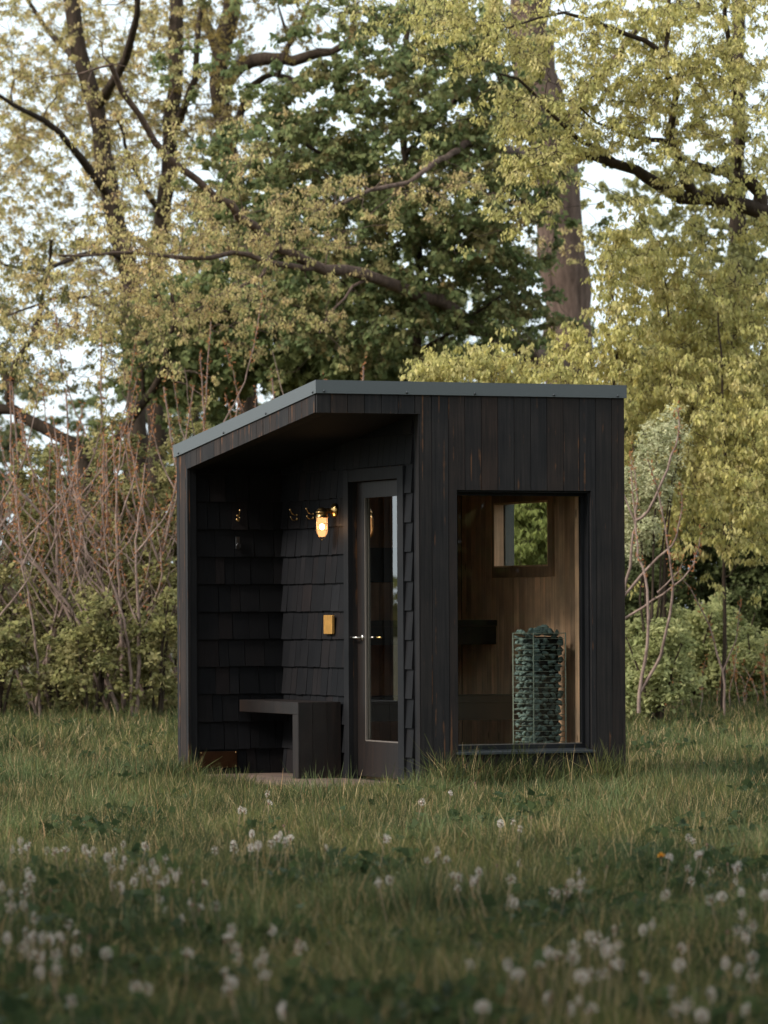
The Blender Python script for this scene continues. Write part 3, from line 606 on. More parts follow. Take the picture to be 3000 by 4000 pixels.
tree('maple_tree', 'dense dark green maple filling the middle above the roof', [
    ([(905, 1500, 53), (903, 760, 53), (906, 620, 53), (892, 450, 53), (870, 250, 53), (880, 60, 53)], .10, .035),
    ([(906, 640, 53), (960, 560, 52.5), (1010, 470, 52)], .04, .015), ([(893, 460, 53), (800, 380, 52.5), (700, 330, 52), (620, 290, 52)], .05, .015), ([(880, 330, 53), (960, 240, 52.5), (1040, 170, 52)], .04, .015),
    ([(905, 700, 53), (810, 650, 52.4), (730, 600, 52)], .04, .015), ([(903, 760, 53), (1000, 700, 52.4), (1080, 640, 52)], .035, .012)],
    [(830, 320, 52.5, 320, 250, 1.7, 520), (640, 300, 52, 150, 160, 1.2, 150), (930, 140, 52, 220, 150, 1.5, 220), (980, 500, 52, 200, 150, 1.2, 190), (720, 520, 52.3, 200, 170, 1.2, 190), (1080, 600, 52.5, 130, 150, 1.1, 130), (800, 690, 52, 230, 110, 1.2, 200), (1080, 330, 52, 130, 170, 1.2, 150), (1130, 700, 54, 70, 70, .8, 30)],
    DARKG, BARKD, seed=25, gap=.42, gs=.55, R_=(.12, .30), L=(.05, .10), den=1.6, Wr=.75, droop=.5, group='maples behind the cabin')
tree('maple_tree', 'dark green younger maple standing left of the dense one', [
    ([(600, 1500, 55), (598, 760, 55), (604, 520, 55), (598, 330, 55), (606, 200, 55)], .075, .03), ([(600, 700, 55), (520, 640, 54.6), (440, 640, 54)], .03, .012), ([(602, 600, 55), (680, 540, 54.6)], .03, .012)],
    [(560, 520, 54.5, 150, 160, 1.2, 190), (470, 680, 54.5, 170, 110, 1.2, 200), (640, 740, 54.5, 220, 110, 1.2, 260), (820, 780, 54.5, 160, 70, 1.1, 120), (420, 800, 54.5, 150, 80, 1.1, 120), (380, 760, 54.5, 110, 90, 1.1, 70)], DARKG[:3]+[(.19, .20, .07)], BARKD, seed=26, gap=.2, gs=.9, R_=(.16, .34), L=(.07, .12), den=1.3, Wr=.7, droop=.5, group='maples behind the cabin')
tree('maple_tree', 'yellow green drooping maple leaning in from the upper right corner', [
    ([(1800, 1500, 45), (1795, 760, 45), (1760, 560, 45), (1700, 486, 44.8), (1645, 458, 44.6), (1560, 430, 44.4), (1480, 424, 44.2), (1400, 388, 44), (1330, 350, 43.7), (1262, 333, 43.4), (1180, 330, 43)], .17, .035),
    ([(1500, 425, 44.3), (1482, 390, 44), (1456, 320, 43.8), (1446, 270, 43.6), (1452, 200, 43.4), (1438, 120, 43.2), (1445, -20, 43)], .06, .02), ([(1456, 320, 43.8), (1400, 300, 43.4), (1330, 280, 43), (1250, 230, 42.5)], .03, .01),
    ([(1640, 456, 44.6), (1636, 410, 44.6), (1590, 378, 44.4), (1545, 372, 44.2), (1490, 350, 44)], .09, .03), ([(1590, 378, 44.4), (1600, 250, 44), (1570, 100, 43.6), (1580, -60, 43.2)], .04, .02), ([(1438, 120, 43.2), (1340, 60, 43), (1220, 30, 42.6), (1100, 60, 42)], .03, .01),
    ([(1330, 350, 43.7), (1250, 300, 43.2), (1150, 200, 42.6), (1080, 160, 42)], .03, .01)],
    [(1300, 110, 43, 260, 150, 1.3, 400), (1180, 290, 42.5, 130, 110, 1.0, 130), (1480, 200, 43.3, 210, 170, 1.2, 300), (1370, 300, 43.2, 190, 90, 1.0, 90), (1600, 300, 44, 120, 180, 1.3, 160), (1040, 60, 42.3, 120, 110, 1.1, 100), (1580, 480, 44, 130, 60, .9, 50), (1550, 30, 43.5, 180, 120, 1.3, 190), (1110, 400, 42.5, 110, 110, 1.0, 36), (900, 40, 42.5, 170, 90, 1.2, 60), (1400, 440, 43.5, 120, 90, 1.2, 40)],
    BRIGHT, BARKD, seed=27, gap=.36, gs=.6, R_=(.08, .24), L=(.035, .065), Wr=.45, droop=.6, den=1.15, group='maples behind the cabin')
# saplings in front of the wood, right
tree('sapling', 'green sapling seen through the small side window behind the cabin', [([(1150, 1560, 42), (1152, 1300, 42), (1146, 900, 42)], .03, .012)], [(1150, 1120, 42, 110, 150, .7, 230)], [(.30, .31, .10), (.22, .25, .08)], BARKD, seed=36, gap=.05, L=(.05, .09), droop=.6, twig=.004, group='yellow green saplings beside the cabin')
SG = 'yellow green saplings beside the cabin'
for (lab, x, tops, blobs, sd) in [
    ('yellow green sapling just above the middle of the cabin roof', 1040, [(1035, 760)], [(1040, 800, 43, 110, 60, .8, 120), (960, 800, 43, 70, 40, .7, 30)], 31),
    ('yellow green sapling in front of the massive brown trunk', 1330, [(1326, 700), (1310, 560)], [(1345, 690, 43, 45, 120, .6, 70), (1240, 800, 43, 120, 60, .8, 75), (1150, 830, 43, 60, 50, .5, 25), (1240, 740, 43, 25, 50, .4, 14), (1350, 560, 43, 60, 70, .7, 55)], 32),
    ('tall yellow green sapling right of the massive brown trunk', 1440, [(1445, 760), (1430, 560)], [(1430, 640, 44, 110, 130, .9, 150), (1420, 830, 44, 120, 110, .9, 190), (1440, 1040, 43.5, 110, 110, .9, 110), (1450, 900, 44.5, 200, 260, 1.4, 190)], 33),
    ('yellow green sapling near the right edge above the low shrubs', 1560, [(1560, 900), (1550, 640)], [(1560, 900, 43, 160, 160, 1, 190), (1560, 680, 44, 110, 110, .9, 120), (1570, 1110, 42.5, 130, 110, 1, 120), (1560, 960, 44, 180, 260, 1.4, 170)], 34),
    ('yellow green sapling cut by the right edge', 1680, [(1680, 900), (1670, 600)], [(1670, 760, 44, 110, 180, 1, 190), (1670, 1050, 43, 100, 170, 1, 150)], 35)]:
    tree('sapling', lab, [([(x, 1560, blobs[0][2])] + [(x+random.uniform(-8, 8), 1250, blobs[0][2]), (x+random.uniform(-6, 6), 1000, blobs[0][2])] + [(a, b_, blobs[0][2]) for a, b_ in tops], .024, .008)],
         blobs, BRIGHT, BARKD, seed=sd, gap=.22, gs=.45, R_=(.07, .22), L=(.035, .07), Wr=.45, droop=.66, group=SG, twig=.004, den=1.45)
# dark wood right, trunks and darker crowns
for (lab, x, lean, bl, sd) in [
    ('straight dark trunk near the right edge behind the yellow leaves', 1608, -8, [(1600, 560, 60, 150, 180, 1.4, 150), (1560, 760, 60, 170, 110, 1.4, 110)], 41),
    ('thin dark trunk between the massive trunk and the right edge', 1578, 10, [(1420, 480, 62, 150, 130, 1.4, 70), (1500, 900, 58, 200, 150, 1.6, 220)], 42)]:
    tree('tall_tree', lab, [([(x, 1560, 60), (x+lean*.2, 1100, 60), (x+lean, 700, 60), (x+lean*1.6, 300, 60), (x+lean*2, -80, 60)], .12, .08), ([(x, 860, 60), (x-60, 820, 59), (x-120, 700, 59)], .05, .02)], bl, MIDG, BARKD, seed=sd, gap=.2, Lf=3, L=(.07, .11), Wr=.6, group=GF)
# low dark forked tree, left
tree('forked_tree', 'low black forked tree behind the bare shrubs on the left', [
    ([(185, 1560, 54), (190, 1180, 54), (182, 985, 54), (130, 950, 54), (60, 905, 54), (0, 880, 54), (-50, 860, 54)], .13, .06), ([(182, 990, 54), (250, 950, 54), (300, 880, 54), (352, 800, 53.6), (372, 700, 53.4), (368, 600, 53)], .075, .02),
    ([(30, 890, 54), (20, 820, 53.8), (60, 740, 53.6), (95, 640, 53.4), (110, 520, 53)], .05, .02), ([(310, 870, 54), (300, 800, 54), (320, 740, 54), (300, 680, 53.8)], .03, .01), ([(20, 830, 54), (-20, 740, 54), (-10, 620, 54)], .06, .03)],
    [(120, 760, 53.5, 230, 90, 1.2, 70), (330, 680, 53.4, 120, 90, 1, 50), (40, 620, 53.2, 120, 120, 1.2, 60)], [(.20, .19, .07), (.13, .135, .05), (.28, .24, .09)], BARKD, seed=44, gap=.2, L=(.03, .055))
# farther trees closing the view
fr = random.Random(9)
far = [(-120, 780, 86, 0), (40, 900, 84, 0), (230, 900, 88, 1), (420, 620, 84, 1), (600, 420, 90, 0), (780, 460, 86, 1), (960, 560, 90, 1), (1120, 760, 84, 0), (1290, 860, 88, 1), (1430, 700, 84, 0), (1580, 760, 90, 1), (1730, 820, 86, 0), (1880, 900, 88, 1), (-280, 860, 90, 1)]
for k, (x, top, Y_, kind) in enumerate(far):
    where = ['at the left edge of the wood', 'left of the low forked tree', 'behind the low forked tree', 'left of the dark young maple', 'behind the dark young maple', 'behind the dense maple', 'under the long mossy limb', 'left of the massive trunk', 'right of the massive trunk', 'behind the tall sapling', 'behind the straight dark trunk', 'past the right edge', 'farthest to the right', 'farthest to the left'][k]
    tree('distant_tree', ('mid green' if kind else 'grey green') + ' distant tree ' + where, [([(x, 1560, Y_), (x+10, 1250, Y_), (x-6, top, Y_)], .14, .04)],
         [(x, (top+1280)/2, Y_, 120, (1330-top)/2, 2.2, int(70+(1400-top)*.17)), (x, 1330, Y_-2, 120, 140, 1.5, 90)], [(.16, .19, .075), (.11, .14, .055), (.20, .21, .08)] if kind else [(.19, .20, .10), (.13, .15, .07), (.23, .22, .10)],
         BARKD, seed=60+k, gap=.1, gs=1.1, R_=(.4, .7), T=7, K=4, Lf=3, L=(.09, .15), Wr=.7, droop=.45, group='distant trees closing the view', twig=.01, den=.75)

# unseen tree added above the frame to shade the foreground meadow
tree('tall_tree', 'unseen broad tree added so its boughs shade the nearest grass', [
    ([np.array((-6.5, 6, 0)), np.array((-6.4, 6.2, 3)), np.array((-6, 6.6, 6)), np.array((-5.6, 7, 9))], .35, .2),
    ([np.array((-6.1, 6.5, 5.2)), np.array((-3, 8, 6.3)), np.array((1, 10, 6.8)), np.array((5, 11, 6.6))], .16, .04), ([np.array((-6.1, 6.5, 5.6)), np.array((-4, 3, 6.6)), np.array((0, 2, 7))], .14, .04)], [],
    MIDG, BARKD, seed=90, R_=(.5, .8), L=(.14, .22), Wr=.7, Lf=4, droop=.4, group=GF, pts=np.stack([RNG.uniform(-15, 8, 2500), RNG.uniform(-4, 16.5, 2500), RNG.uniform(5.0, 8.8, 2500)], -1))

# ------------------------------------------------------------------ shrubs
def bush(name, label, x, Y_, h, r, cols, n, seed, group=None, L=(.04, .07), barkm=BARKD, Wr=.6, R_=(.14, .26), droop=.2, Lf=3, low=.12):
    rng = np.random.default_rng(seed); g = float(ground_h(x, Y_)); base = np.array([x, Y_, g]); limbs = []
    for k in range(6):
        a = rng.uniform(0, 6.28); q = rng.uniform(.3, .8)*r
        limbs.append(([base+np.array([.03*math.cos(a), .03*math.sin(a), 0]), base+np.array([q*.45*math.cos(a), q*.45*math.sin(a), h*.5]), base+np.array([q*math.cos(a), q*math.sin(a), h*rng.uniform(.7, .95)])], .018, .006))
    u = nrm(rng.normal(size=(n, 3)))*(rng.random((n, 1))**.45); z = u[:, 2]*.5+.5
    P = base+np.stack([u[:, 0]*r*(1.05-.35*z), u[:, 1]*r*(1.05-.35*z), low+z*(h-low)], -1)
    P[:, 2] += .12*h*np.sin(P[:, 0]*5+seed)
    P = P[P[:, 2] > g+.08]
    return tree(name, label, limbs, [], cols, barkm, group, seed, 'bush', R_, 0, 1, 5, 4, Lf, L, Wr, droop, .004, 1, .03, .1, 6, 1.2, pts=P)
HB = 'leafy bushes of the hedge on the left'
hedge = [(-4.7, 45.6, 2.5), (-4.15, 44.2, 1.9), (-3.6, 45.8, 2.9), (-3.3, 44.1, 1.6), (-2.85, 45.7, 3.1), (-2.55, 44.2, 2.2), (-2.15, 45.6, 3.1), (-1.2, 46.0, 2.8), (-.5, 46.3, 2.9), (-3.9, 43.0, 1.2), (-2.95, 42.9, 1.3), (-2.3, 43.2, 1.5), (-5.0, 44.6, 2.0)]
hl = ['tall', 'mid height', 'tall', 'low', 'tall', 'mid height', 'tall', 'tall', 'tall', 'knee high', 'knee high', 'knee high', 'mid height']
hp = ['near the left edge among bare stems', 'just inside the left edge', 'behind the thickest bare stems', 'at the foot of the crossing bare stems', 'in the middle of the left hedge', 'left of the forked bare shrub', 'closest to the cabin post', 'hidden partly by the cabin post', 'behind the porch', 'at the grass edge far left', 'at the grass edge in the middle of the hedge', 'at the grass edge beside the cabin post', 'cut by the left edge']
for k, (x, Y_, h) in enumerate(hedge):
    bush('leafy_bush', hl[k]+' yellow green bush '+hp[k], x, Y_, h, .62 if h > 1.5 else .5, BUSH, int(58*h) if h > 1.5 else 60, 100+k, HB)
RB = 'low bushes at the foot of the wood on the right'
rb = [(3.9, 45.2, .9, .5, 'knee high pale green bush at the grass edge on the right'), (2.72, 44.2, 1.15, .5, 'pale green bush nearest to the cabin corner under the silvery shrub'), (2.62, 40.9, 1.0, .42, 'green bush hiding the foot of the large bare shrub'), (3.3, 45.6, 1.25, .55, 'pale green bush under the arching bare stems on the right'), (3.0, 47.2, 1.0, .55, 'round dark green bush beside the cabin corner'), (3.75, 46.2, 1.15, .55, 'pale green rounded bush right of the cabin'), (4.4, 47.4, .85, .5, 'small green bush between two larger ones on the right'), (3.9, 48.8, 1.6, .8, 'dark bush in the shade behind the pale one'), (2.5, 48.6, 1.5, .7, 'dark green bush partly behind the cabin corner'), (5.2, 48.2, 1.2, .6, 'green bush by the reddish brambles at the right edge'), (4.5, 48.4, 3.4, 1.0, 'tall shaded bush near the right edge'), (3.2, 48.8, 3.4, .9, 'tall shaded bush behind the bare pale shrub'), (5.6, 49.0, 3.0, .9, 'bush past the right edge')]
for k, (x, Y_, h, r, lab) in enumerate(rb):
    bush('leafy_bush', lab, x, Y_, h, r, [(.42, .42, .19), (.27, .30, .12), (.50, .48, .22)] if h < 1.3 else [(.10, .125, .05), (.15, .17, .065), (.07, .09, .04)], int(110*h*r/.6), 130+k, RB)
bush('silver_shrub', 'pale silvery leaved shrub rising beside the cabin roof corner', 2.58, 41.5, 3.15, .40, [(.74, .70, .46), (.58, .57, .34), (.36, .39, .2)], 170, 150, None, L=(.03, .055), Wr=.35, R_=(.12, .2), low=1.9)

# bare sumac shrubs
def sumac(label, base, stems, seed, group, sc_=1.0, fuzz=True):
    """stems: list of 3d polylines; each gets red brown velvety tips"""
    rng = np.random.default_rng(seed); parts = []; FP = []; FD = []
    for P, r0, tip in stems:
        P = smooth_path(P, .12); P[1:-1] += rng.normal(0, .006, (len(P)-2, 3)); t = np.linspace(0, 1, len(P)); rad = r0*(1-t)+r0*.28*t
        parts.append(tubes(P[None], rad[None], 7)); n = len(P)
        if tip > 0:
            for k in range(int(n*(1-tip)), n):
                m = 9; c = P[k]+rng.normal(0, .05, (m, 3))*np.array([.15, .15, 1]); d = nrm(rng.normal(size=(m, 3))+np.array([0, 0, .8])); FP.append(c+d*r0*.3); FD.append(d)
    e = bpy.data.objects.new('bare_shrub', None); COL.objects.link(e); e.location = base; tag(e, label, 'shrub', group)
    v, f = merge(parts); mesh_np('stem', v, f, BARKP, e, smooth=True, loc=base)
    if FP:
        FP = np.concatenate(FP); FD = np.concatenate(FD); Ls = rng.uniform(.02, .05, len(FP)); V, Fc = kites(FP, FD, Ls, Ls*.35, rng)
        tag(mesh_np('rusty_fuzz', V, Fc, LEAF, e, col=palette([(.46, .19, .08), (.32, .13, .06), (.55, .26, .11)], len(FP), rng), loc=base), kind='stuff')
def rand_sumac(label, x, Y_, h, seed, group, lean=0, n=3):
    rng = np.random.default_rng(seed); g = float(ground_h(x, Y_)); base = np.array([x, Y_, g]); st = []
    for k in range(n):
        l = lean+rng.uniform(-.35, .35); hh = h*rng.uniform(.75, 1.0); b0 = base+np.array([rng.uniform(-.12, .12), rng.uniform(-.1, .1), -.02])
        m1 = b0+np.array([l*hh*.28+rng.uniform(-.08, .08), rng.uniform(-.1, .1), hh*.38]); m2 = m1+np.array([l*hh*.3+rng.uniform(-.12, .12), rng.uniform(-.15, .15), hh*.28]); tp = m2+np.array([l*hh*.1+rng.uniform(-.12, .12), rng.uniform(-.1, .1), hh*.34])
        st.append(([b0, m1, m2, tp], rng.uniform(.017, .028), .33))
        for s_ in (-1, 1):
            q = m1 if rng.random() < .5 else m2; L_ = hh*rng.uniform(.25, .45); d = s_*rng.uniform(.25, .6)
            st.append(([q, q+np.array([d*L_*.7, rng.uniform(-.1, .1), L_*.45]), q+np.array([d*L_, rng.uniform(-.15, .15), L_])], .0105, .4 if rng.random() < .8 else 0))
        for _ in range(4):
            q = b0+(m2-b0)*rng.uniform(.35, 1.1); L_ = rng.uniform(.3, .8); d = rng.uniform(-.8, .8)
            st.append(([q, q+np.array([d*L_*.6, rng.uniform(-.1, .1), L_*.35]), q+np.array([d*L_, rng.uniform(-.2, .2), L_*rng.uniform(.5, 1)])], .0055, .3 if rng.random() < .4 else 0))
    sumac(label, base, st, seed, group)
SGp = 'bare sumac shrubs left of the cabin'
sx = [(-5.3, 44.8, 3.6, .35), (-4.75, 44.4, 3.7, -.5), (-4.3, 45.2, 3.2, -.35), (-3.95, 44.2, 3.9, .2), (-3.5, 45.0, 3.5, -.55), (-3.1, 44.3, 3.7, -.2), (-2.75, 45.1, 4.0, .15), (-2.4, 44.4, 3.6, -.45), (-2.0, 44.9, 4.2, -.3), (-1.65, 44.6, 3.9, -.1), (-1.2, 45.0, 3.9, .1), (-.8, 44.7, 3.5, -.3), (-5.7, 45.3, 3.2, .1), (-4.5, 46.0, 3.9, .1), (-3.3, 46.0, 4.2, 0), (-4.1, 44.2, 3.3, -.3), (-3.7, 43.9, 3.0, .2), (-3.3, 44.1, 3.2, -.35), (-2.75, 43.8, 3.4, -.3), (-2.3, 44.0, 3.5, -.4), (-3.0, 43.9, 2.6, .15), (-1.95, 44.1, 3.6, -.3), (-4.6, 43.4, 2.6, -.25), (-3.5, 43.0, 2.9, -.4), (-2.55, 43.0, 3.0, -.2)]
sl = ['bare pinkish shrub leaning right at the left edge', 'bare shrub leaning left just inside the left edge', 'shorter bare shrub leaning left in the left hedge', 'bare shrub with stems leaning right before the leafy hedge', 'bare shrub strongly leaning left in the middle of the hedge', 'bare shrub with red tips under the black forked tree', 'tall bare shrub with upright red tips left of the cabin', 'bare shrub leaning left beside the tall upright one', 'tallest bare shrub with rusty tips next to the roof end', 'bare rusty tipped shrub touching the roof end in view', 'bare rusty tipped shrub showing above the low roof end', 'bare shrub mostly hidden behind the cabin', 'bare shrub cut by the left edge', 'bare shrub standing behind the others far left', 'bare shrub standing behind the others in the middle', 'front bare shrub bending left near the left edge', 'front bare shrub bending right over the leafy bushes', 'front bare shrub bending left across the leafy bushes', 'bare stems rising in front of the hedge midway to the cabin', 'forked bare pinkish shrub close to the cabin post', 'short bare shrub crossing another before the hedge', 'bare pinkish shrub partly behind the cabin post', 'low bare shrub before the hedge nearest the left edge', 'bare shrub at the grass edge leaning left across two bushes', 'bare shrub at the grass edge beside the forked one']
for k, (x, Y_, h, l) in enumerate(sx): rand_sumac(sl[k], x, Y_, h, 200+k, SGp, l, 2 if k % 2 else 3)
# the bare shrubs right of the cabin
Yb = 40.5
def S(pts, Yq=Yb): return [A(x, y, Yq+d) for (x, y, d) in pts]
sumac('large bare pale shrub with rusty tips curving up right of the cabin', A(1380, 1530, Yb)*[1, 1, 0]+[0, 0, .12], [
    (S([(1380, 1540, 0), (1382, 1490, 0), (1395, 1420, 0), (1400, 1330, 0), (1394, 1250, .1), (1378, 1200, .1), (1372, 1120, .2), (1362, 1010, .2)]), .019, .5),
    (S([(1380, 1500, 0), (1415, 1440, 0), (1440, 1360, -.1), (1452, 1290, -.1), (1448, 1200, -.2), (1430, 1110, -.2), (1415, 1040, -.2), (1398, 990, -.3)]), .017, .55),
    (S([(1300, 1360, .3), (1335, 1320, .2), (1358, 1225, .2), (1368, 1150, .2), (1372, 1125, .2), (1345, 1060, .2), (1325, 1000, .2)]), .019, 0),
    (S([(1372, 1125, .2), (1400, 1105, .1), (1432, 1040, 0), (1458, 960, 0), (1468, 920, 0), (1462, 880, 0)]), .016, .5),
    (S([(1372, 1125, .2), (1376, 1080, .2), (1370, 1020, .3), (1362, 980, .3)]), .010, .7),
    (S([(1330, 1350, .3), (1390, 1310, .2), (1450, 1270, 0), (1490, 1230, 0), (1503, 1200, 0), (1512, 1160, 0)]), .014, .35),
    (S([(1345, 1290, .2), (1400, 1225, .2), (1440, 1190, .1), (1462, 1160, .1), (1472, 1100, .1), (1470, 1060, 0)]), .016, .4),
    (S([(1420, 1280, 0), (1450, 1250, 0), (1475, 1215, 0)]), .010, .6)], 300, 'bare shrubs right of the cabin')
sumac('thin reddish bare shoot crossing the dark wood on the right', A(1560, 1560, 42)*[1, 1, 0]+[0, 0, .12], [
    (S([(1565, 1580, 0), (1562, 1450, 0), (1530, 1350, 0), (1490, 1270, 0), (1465, 1235, 0)], 42), .014, .5), (S([(1562, 1450, 0), (1590, 1380, 0), (1600, 1300, 0)], 42), .009, .5)], 301, 'bare shrubs right of the cabin')
sumac('tangle of reddish bramble canes at the right edge', A(1620, 1570, 44)*[1, 1, 0]+[0, 0, .15], [
    (S([(1560+i*16+random.uniform(-8, 8), 1590, 0), (1565+i*14+random.uniform(-20, 20), 1500, random.uniform(-.2, .2)), (1560+i*15+random.uniform(-30, 30), 1400+random.uniform(-20, 40), 0)], 44), .008, .5) for i in range(9)], 302, 'bare shrubs right of the cabin')
sumac('small upright rusty tipped shoots low beside the cabin corner', A(1440, 1570, 43.5)*[1, 1, 0]+[0, 0, .15], [
    (S([(1430+i*22+random.uniform(-6, 6), 1590, 0), (1434+i*20, 1530, 0), (1440+i*18+random.uniform(-20, 20), 1440+random.uniform(-20, 30), 0)], 43.5), .008, .4) for i in range(5)], 303, 'bare shrubs right of the cabin')

# hedgerow across the field that the panes mirror
def hedgerow(name, label, c0, c1, h, n, seed):
    rng = np.random.default_rng(seed); t = rng.random(n); c0 = np.array(c0); c1 = np.array(c1); z = rng.random(n)**.8
    hh = h*(.75+.35*pn(t*np.linalg.norm(c1-c0), 0, 14, seed)); P = np.stack([c0[0]+(c1[0]-c0[0])*t+rng.normal(0, 1.2, n), c0[1]+(c1[1]-c0[1])*t+rng.normal(0, 1.2, n), z*hh], -1)
    D = nrm(rng.normal(size=(n, 3))); L_ = rng.uniform(.25, .6, n); V, Fc = kites(P, D, L_, L_*.7, rng)
    tag(mesh_np(name, V, Fc, LEAF, None, col=palette([(.10, .12, .04), (.16, .17, .06), (.22, .2, .07)], n, rng)), label, 'hedgerow', kind='stuff')
hedgerow('hedgerow', 'far hedgerow beyond the open field on the left', (-130, 60, 0), (-60, 190, 0), 3.2, 26000, 5)
hedgerow('hedgerow_woods', 'woods across the field behind the camera', (10, -45, 0), (95, 25, 0), 13.0, 230000, 6)

# ------------------------------------------------------------------ grass
def blades(n, xy, rng, lmin, lmax, wid, tall=None, cols=None, straw=.10, lean=.55):
    x, y = xy; m = len(x); z = ground_h(x, y); pt = pn(x, y, 1.5, 8)*.5+pn(x, y, .45, 9)*.5
    L_ = rng.uniform(lmin, lmax, m)*(1+.55*pt); 
    if tall is not None: L_ = L_*tall
    a = rng.uniform(0, 6.28, m); d = np.stack([np.cos(a), np.sin(a)], -1); bend = rng.uniform(.1, 1.0, m)**1.5*lean*L_ + .02
    wa = rng.uniform(0, 6.28, m); sd = np.stack([np.cos(wa), np.sin(wa)], -1)*(rng.uniform(.7, 1.3, m)*wid/2)[:, None]
    lv = []
    for t, wk in ((0, 1.), (.55, .85), (1., .12)):
        c = np.stack([x+d[:, 0]*bend*t*t, y+d[:, 1]*bend*t*t, z-.01+L_*(t-.22*t*t*bend/L_*2)], -1); s = np.concatenate([sd*wk, np.zeros((m, 1))], -1); lv += [c-s, c+s]
    V = np.stack(lv, 1).reshape(-1, 3); b = np.arange(m)[:, None]*6
    Fc = np.stack([b+np.array([0, 1, 3, 2]), b+np.array([2, 3, 5, 4])], 1).reshape(-1, 4)
    c = palette(cols, m, rng, .16); pm = np.clip(.5+.7*pn(x, y, 2.3, 15), 0, 1)[:, None]; pq = np.clip(.5+.8*pn(x, y, .7, 16), 0, 1)[:, None]; c = c*(.55+.45*pm+.3*pq)*(1+.12*(pm-.5)*np.array([1, 0, -.5]))
    st = rng.random(m) < straw; c[st] = palette([(.40, .28, .13), (.48, .37, .20), (.32, .17, .08)], int(st.sum()), rng, .15)
    return V, Fc, np.repeat(c, 2, 0)
def scatter(n, y0, y1, marg, rng, k=1.0):
    y = y0+(y1-y0)*rng.random(n)**k; hw = y*1500/F+marg; x = rng.uniform(-1, 1, n)*hw; return x, y
def outside_cabin(x, y, m=0.0):
    dx, dy = x-CX, y-CY; u = dx*math.cos(TH)+dy*math.sin(TH); v = -dx*math.sin(TH)+dy*math.cos(TH)
    return ~((u > -.0-m) & (u < WL+m) & (v > -.0-m) & (v < WD+m))
GC = [(.024, .037, .013), (.068, .086, .029), (.145, .15, .048), (.040, .065, .026), (.18, .145, .052)]
rng = np.random.default_rng(77); parts = []; cols_ = []
for (n, y0, y1, mg, l0, l1, wd, lean, strw) in [(190000, 11.0, 19.0, .8, .08, .23, .0042, .9, .13), (270000, 19.0, 30.0, 1.0, .08, .20, .0041, .8, .13), (150000, 27, 38, 1.3, .09, .19, .006, .7, .15), (170000, 37, 56, 1.6, .10, .24, .010, .6, .13)]:
    x, y = scatter(n, y0, y1, mg, rng); ok = outside_cabin(x, y, .0); x, y = x[ok], y[ok]
    v, f, c = blades(len(x), (x, y), rng, l0, l1, wd, None, GC, strw, lean); parts.append((v, f)); cols_.append(c)
# longer grass round the cabin and in tussocks
def ring(n):
    t = rng.random(n)*2*(WL+WD); s = np.abs(rng.normal(0, .13, n))+.02; u = np.where(t < WL, t, np.where(t < WL+WD, WL+s, np.where(t < 2*WL+WD, t-WL-WD, -s))); v = np.where(t < WL, -s, np.where(t < WL+WD, t-WL, np.where(t < 2*WL+WD, WD+s, t-2*WL-WD)))
    return CX+u*math.cos(TH)-v*math.sin(TH), CY+u*math.sin(TH)+v*math.cos(TH), u, v
x, y, u, v = ring(19000); keep = ((u > .75) | (v > 2.3) | (rng.random(len(u)) < .5)); x, y, u, v = x[keep], y[keep], u[keep], v[keep]
hfac = np.where((v < .1) & (u < .8), .62, 1.0)*np.where((u < .05) & (v < 2.2), .55, 1.)*np.where((v < .1) & (u > .8), 1.25, 1.0)
vv, ff, cc = blades(len(x), (x, y), rng, .12, .34, .0055, hfac, GC, .08, .9); parts.append((vv, ff)); cols_.append(cc)
tc_ = [(-3.1, 33.5), (-1.9, 32.2), (-1.65, 31.4), (2.7, 31.0), (2.1, 29.4), (1.0, 28.7), (.3, 28.3), (-2.6, 30.4), (3.0, 35.5), (2.5, 37), (-2.3, 31.0)]+[(rng.uniform(-3, 3), rng.uniform(15, 28)) for _ in range(26)]
for (a, b_) in tc_:
    n = 420; x = a+rng.normal(0, .16, n); y = b_+rng.normal(0, .22, n); ok = outside_cabin(x, y, .02); x, y = x[ok], y[ok]
    vv, ff, cc = blades(len(x), (x, y), rng, .13, .30, .006, None, [(.075, .10, .04), (.11, .14, .055), (.15, .17, .07)], .06, .85); parts.append((vv, ff)); cols_.append(cc)
V, Fc = merge(parts); tag(mesh_np('grass', V, Fc, GRASS, None, col=np.concatenate(cols_)), 'long olive green meadow grass with straw coloured tips', 'grass', kind='stuff')
# broad dark weed leaves low in the grass
n = 26000; x, y = scatter(n, 11, 46, 1.0, rng, 1.5); pm = pn(x, y, 1.1, 40)+.6*pn(x, y, 3.0, 41); ok = (pm > np.where(y < 21, .12, .7)) & outside_cabin(x, y, .05); x, y = x[ok], y[ok]
P = np.stack([x, y, ground_h(x, y)+rng.uniform(.03, .13, len(x))], -1); P = np.repeat(P, 4, 0)+rng.normal(0, .025, (len(x)*4, 3)); D = nrm(rng.normal(size=P.shape)*np.array([1, 1, .35])+np.array([0, 0, .25])); L_ = rng.uniform(.035, .08, len(P))
V, Fc = kites(P, D, L_, L_*.75, rng, .2); tag(mesh_np('ground_cover', V, Fc, LEAF, None, col=palette([(.032, .050, .022), (.052, .074, .030), (.075, .098, .038)], len(P), rng)), 'patches of broad dark weed leaves in the grass', 'weeds', kind='stuff')

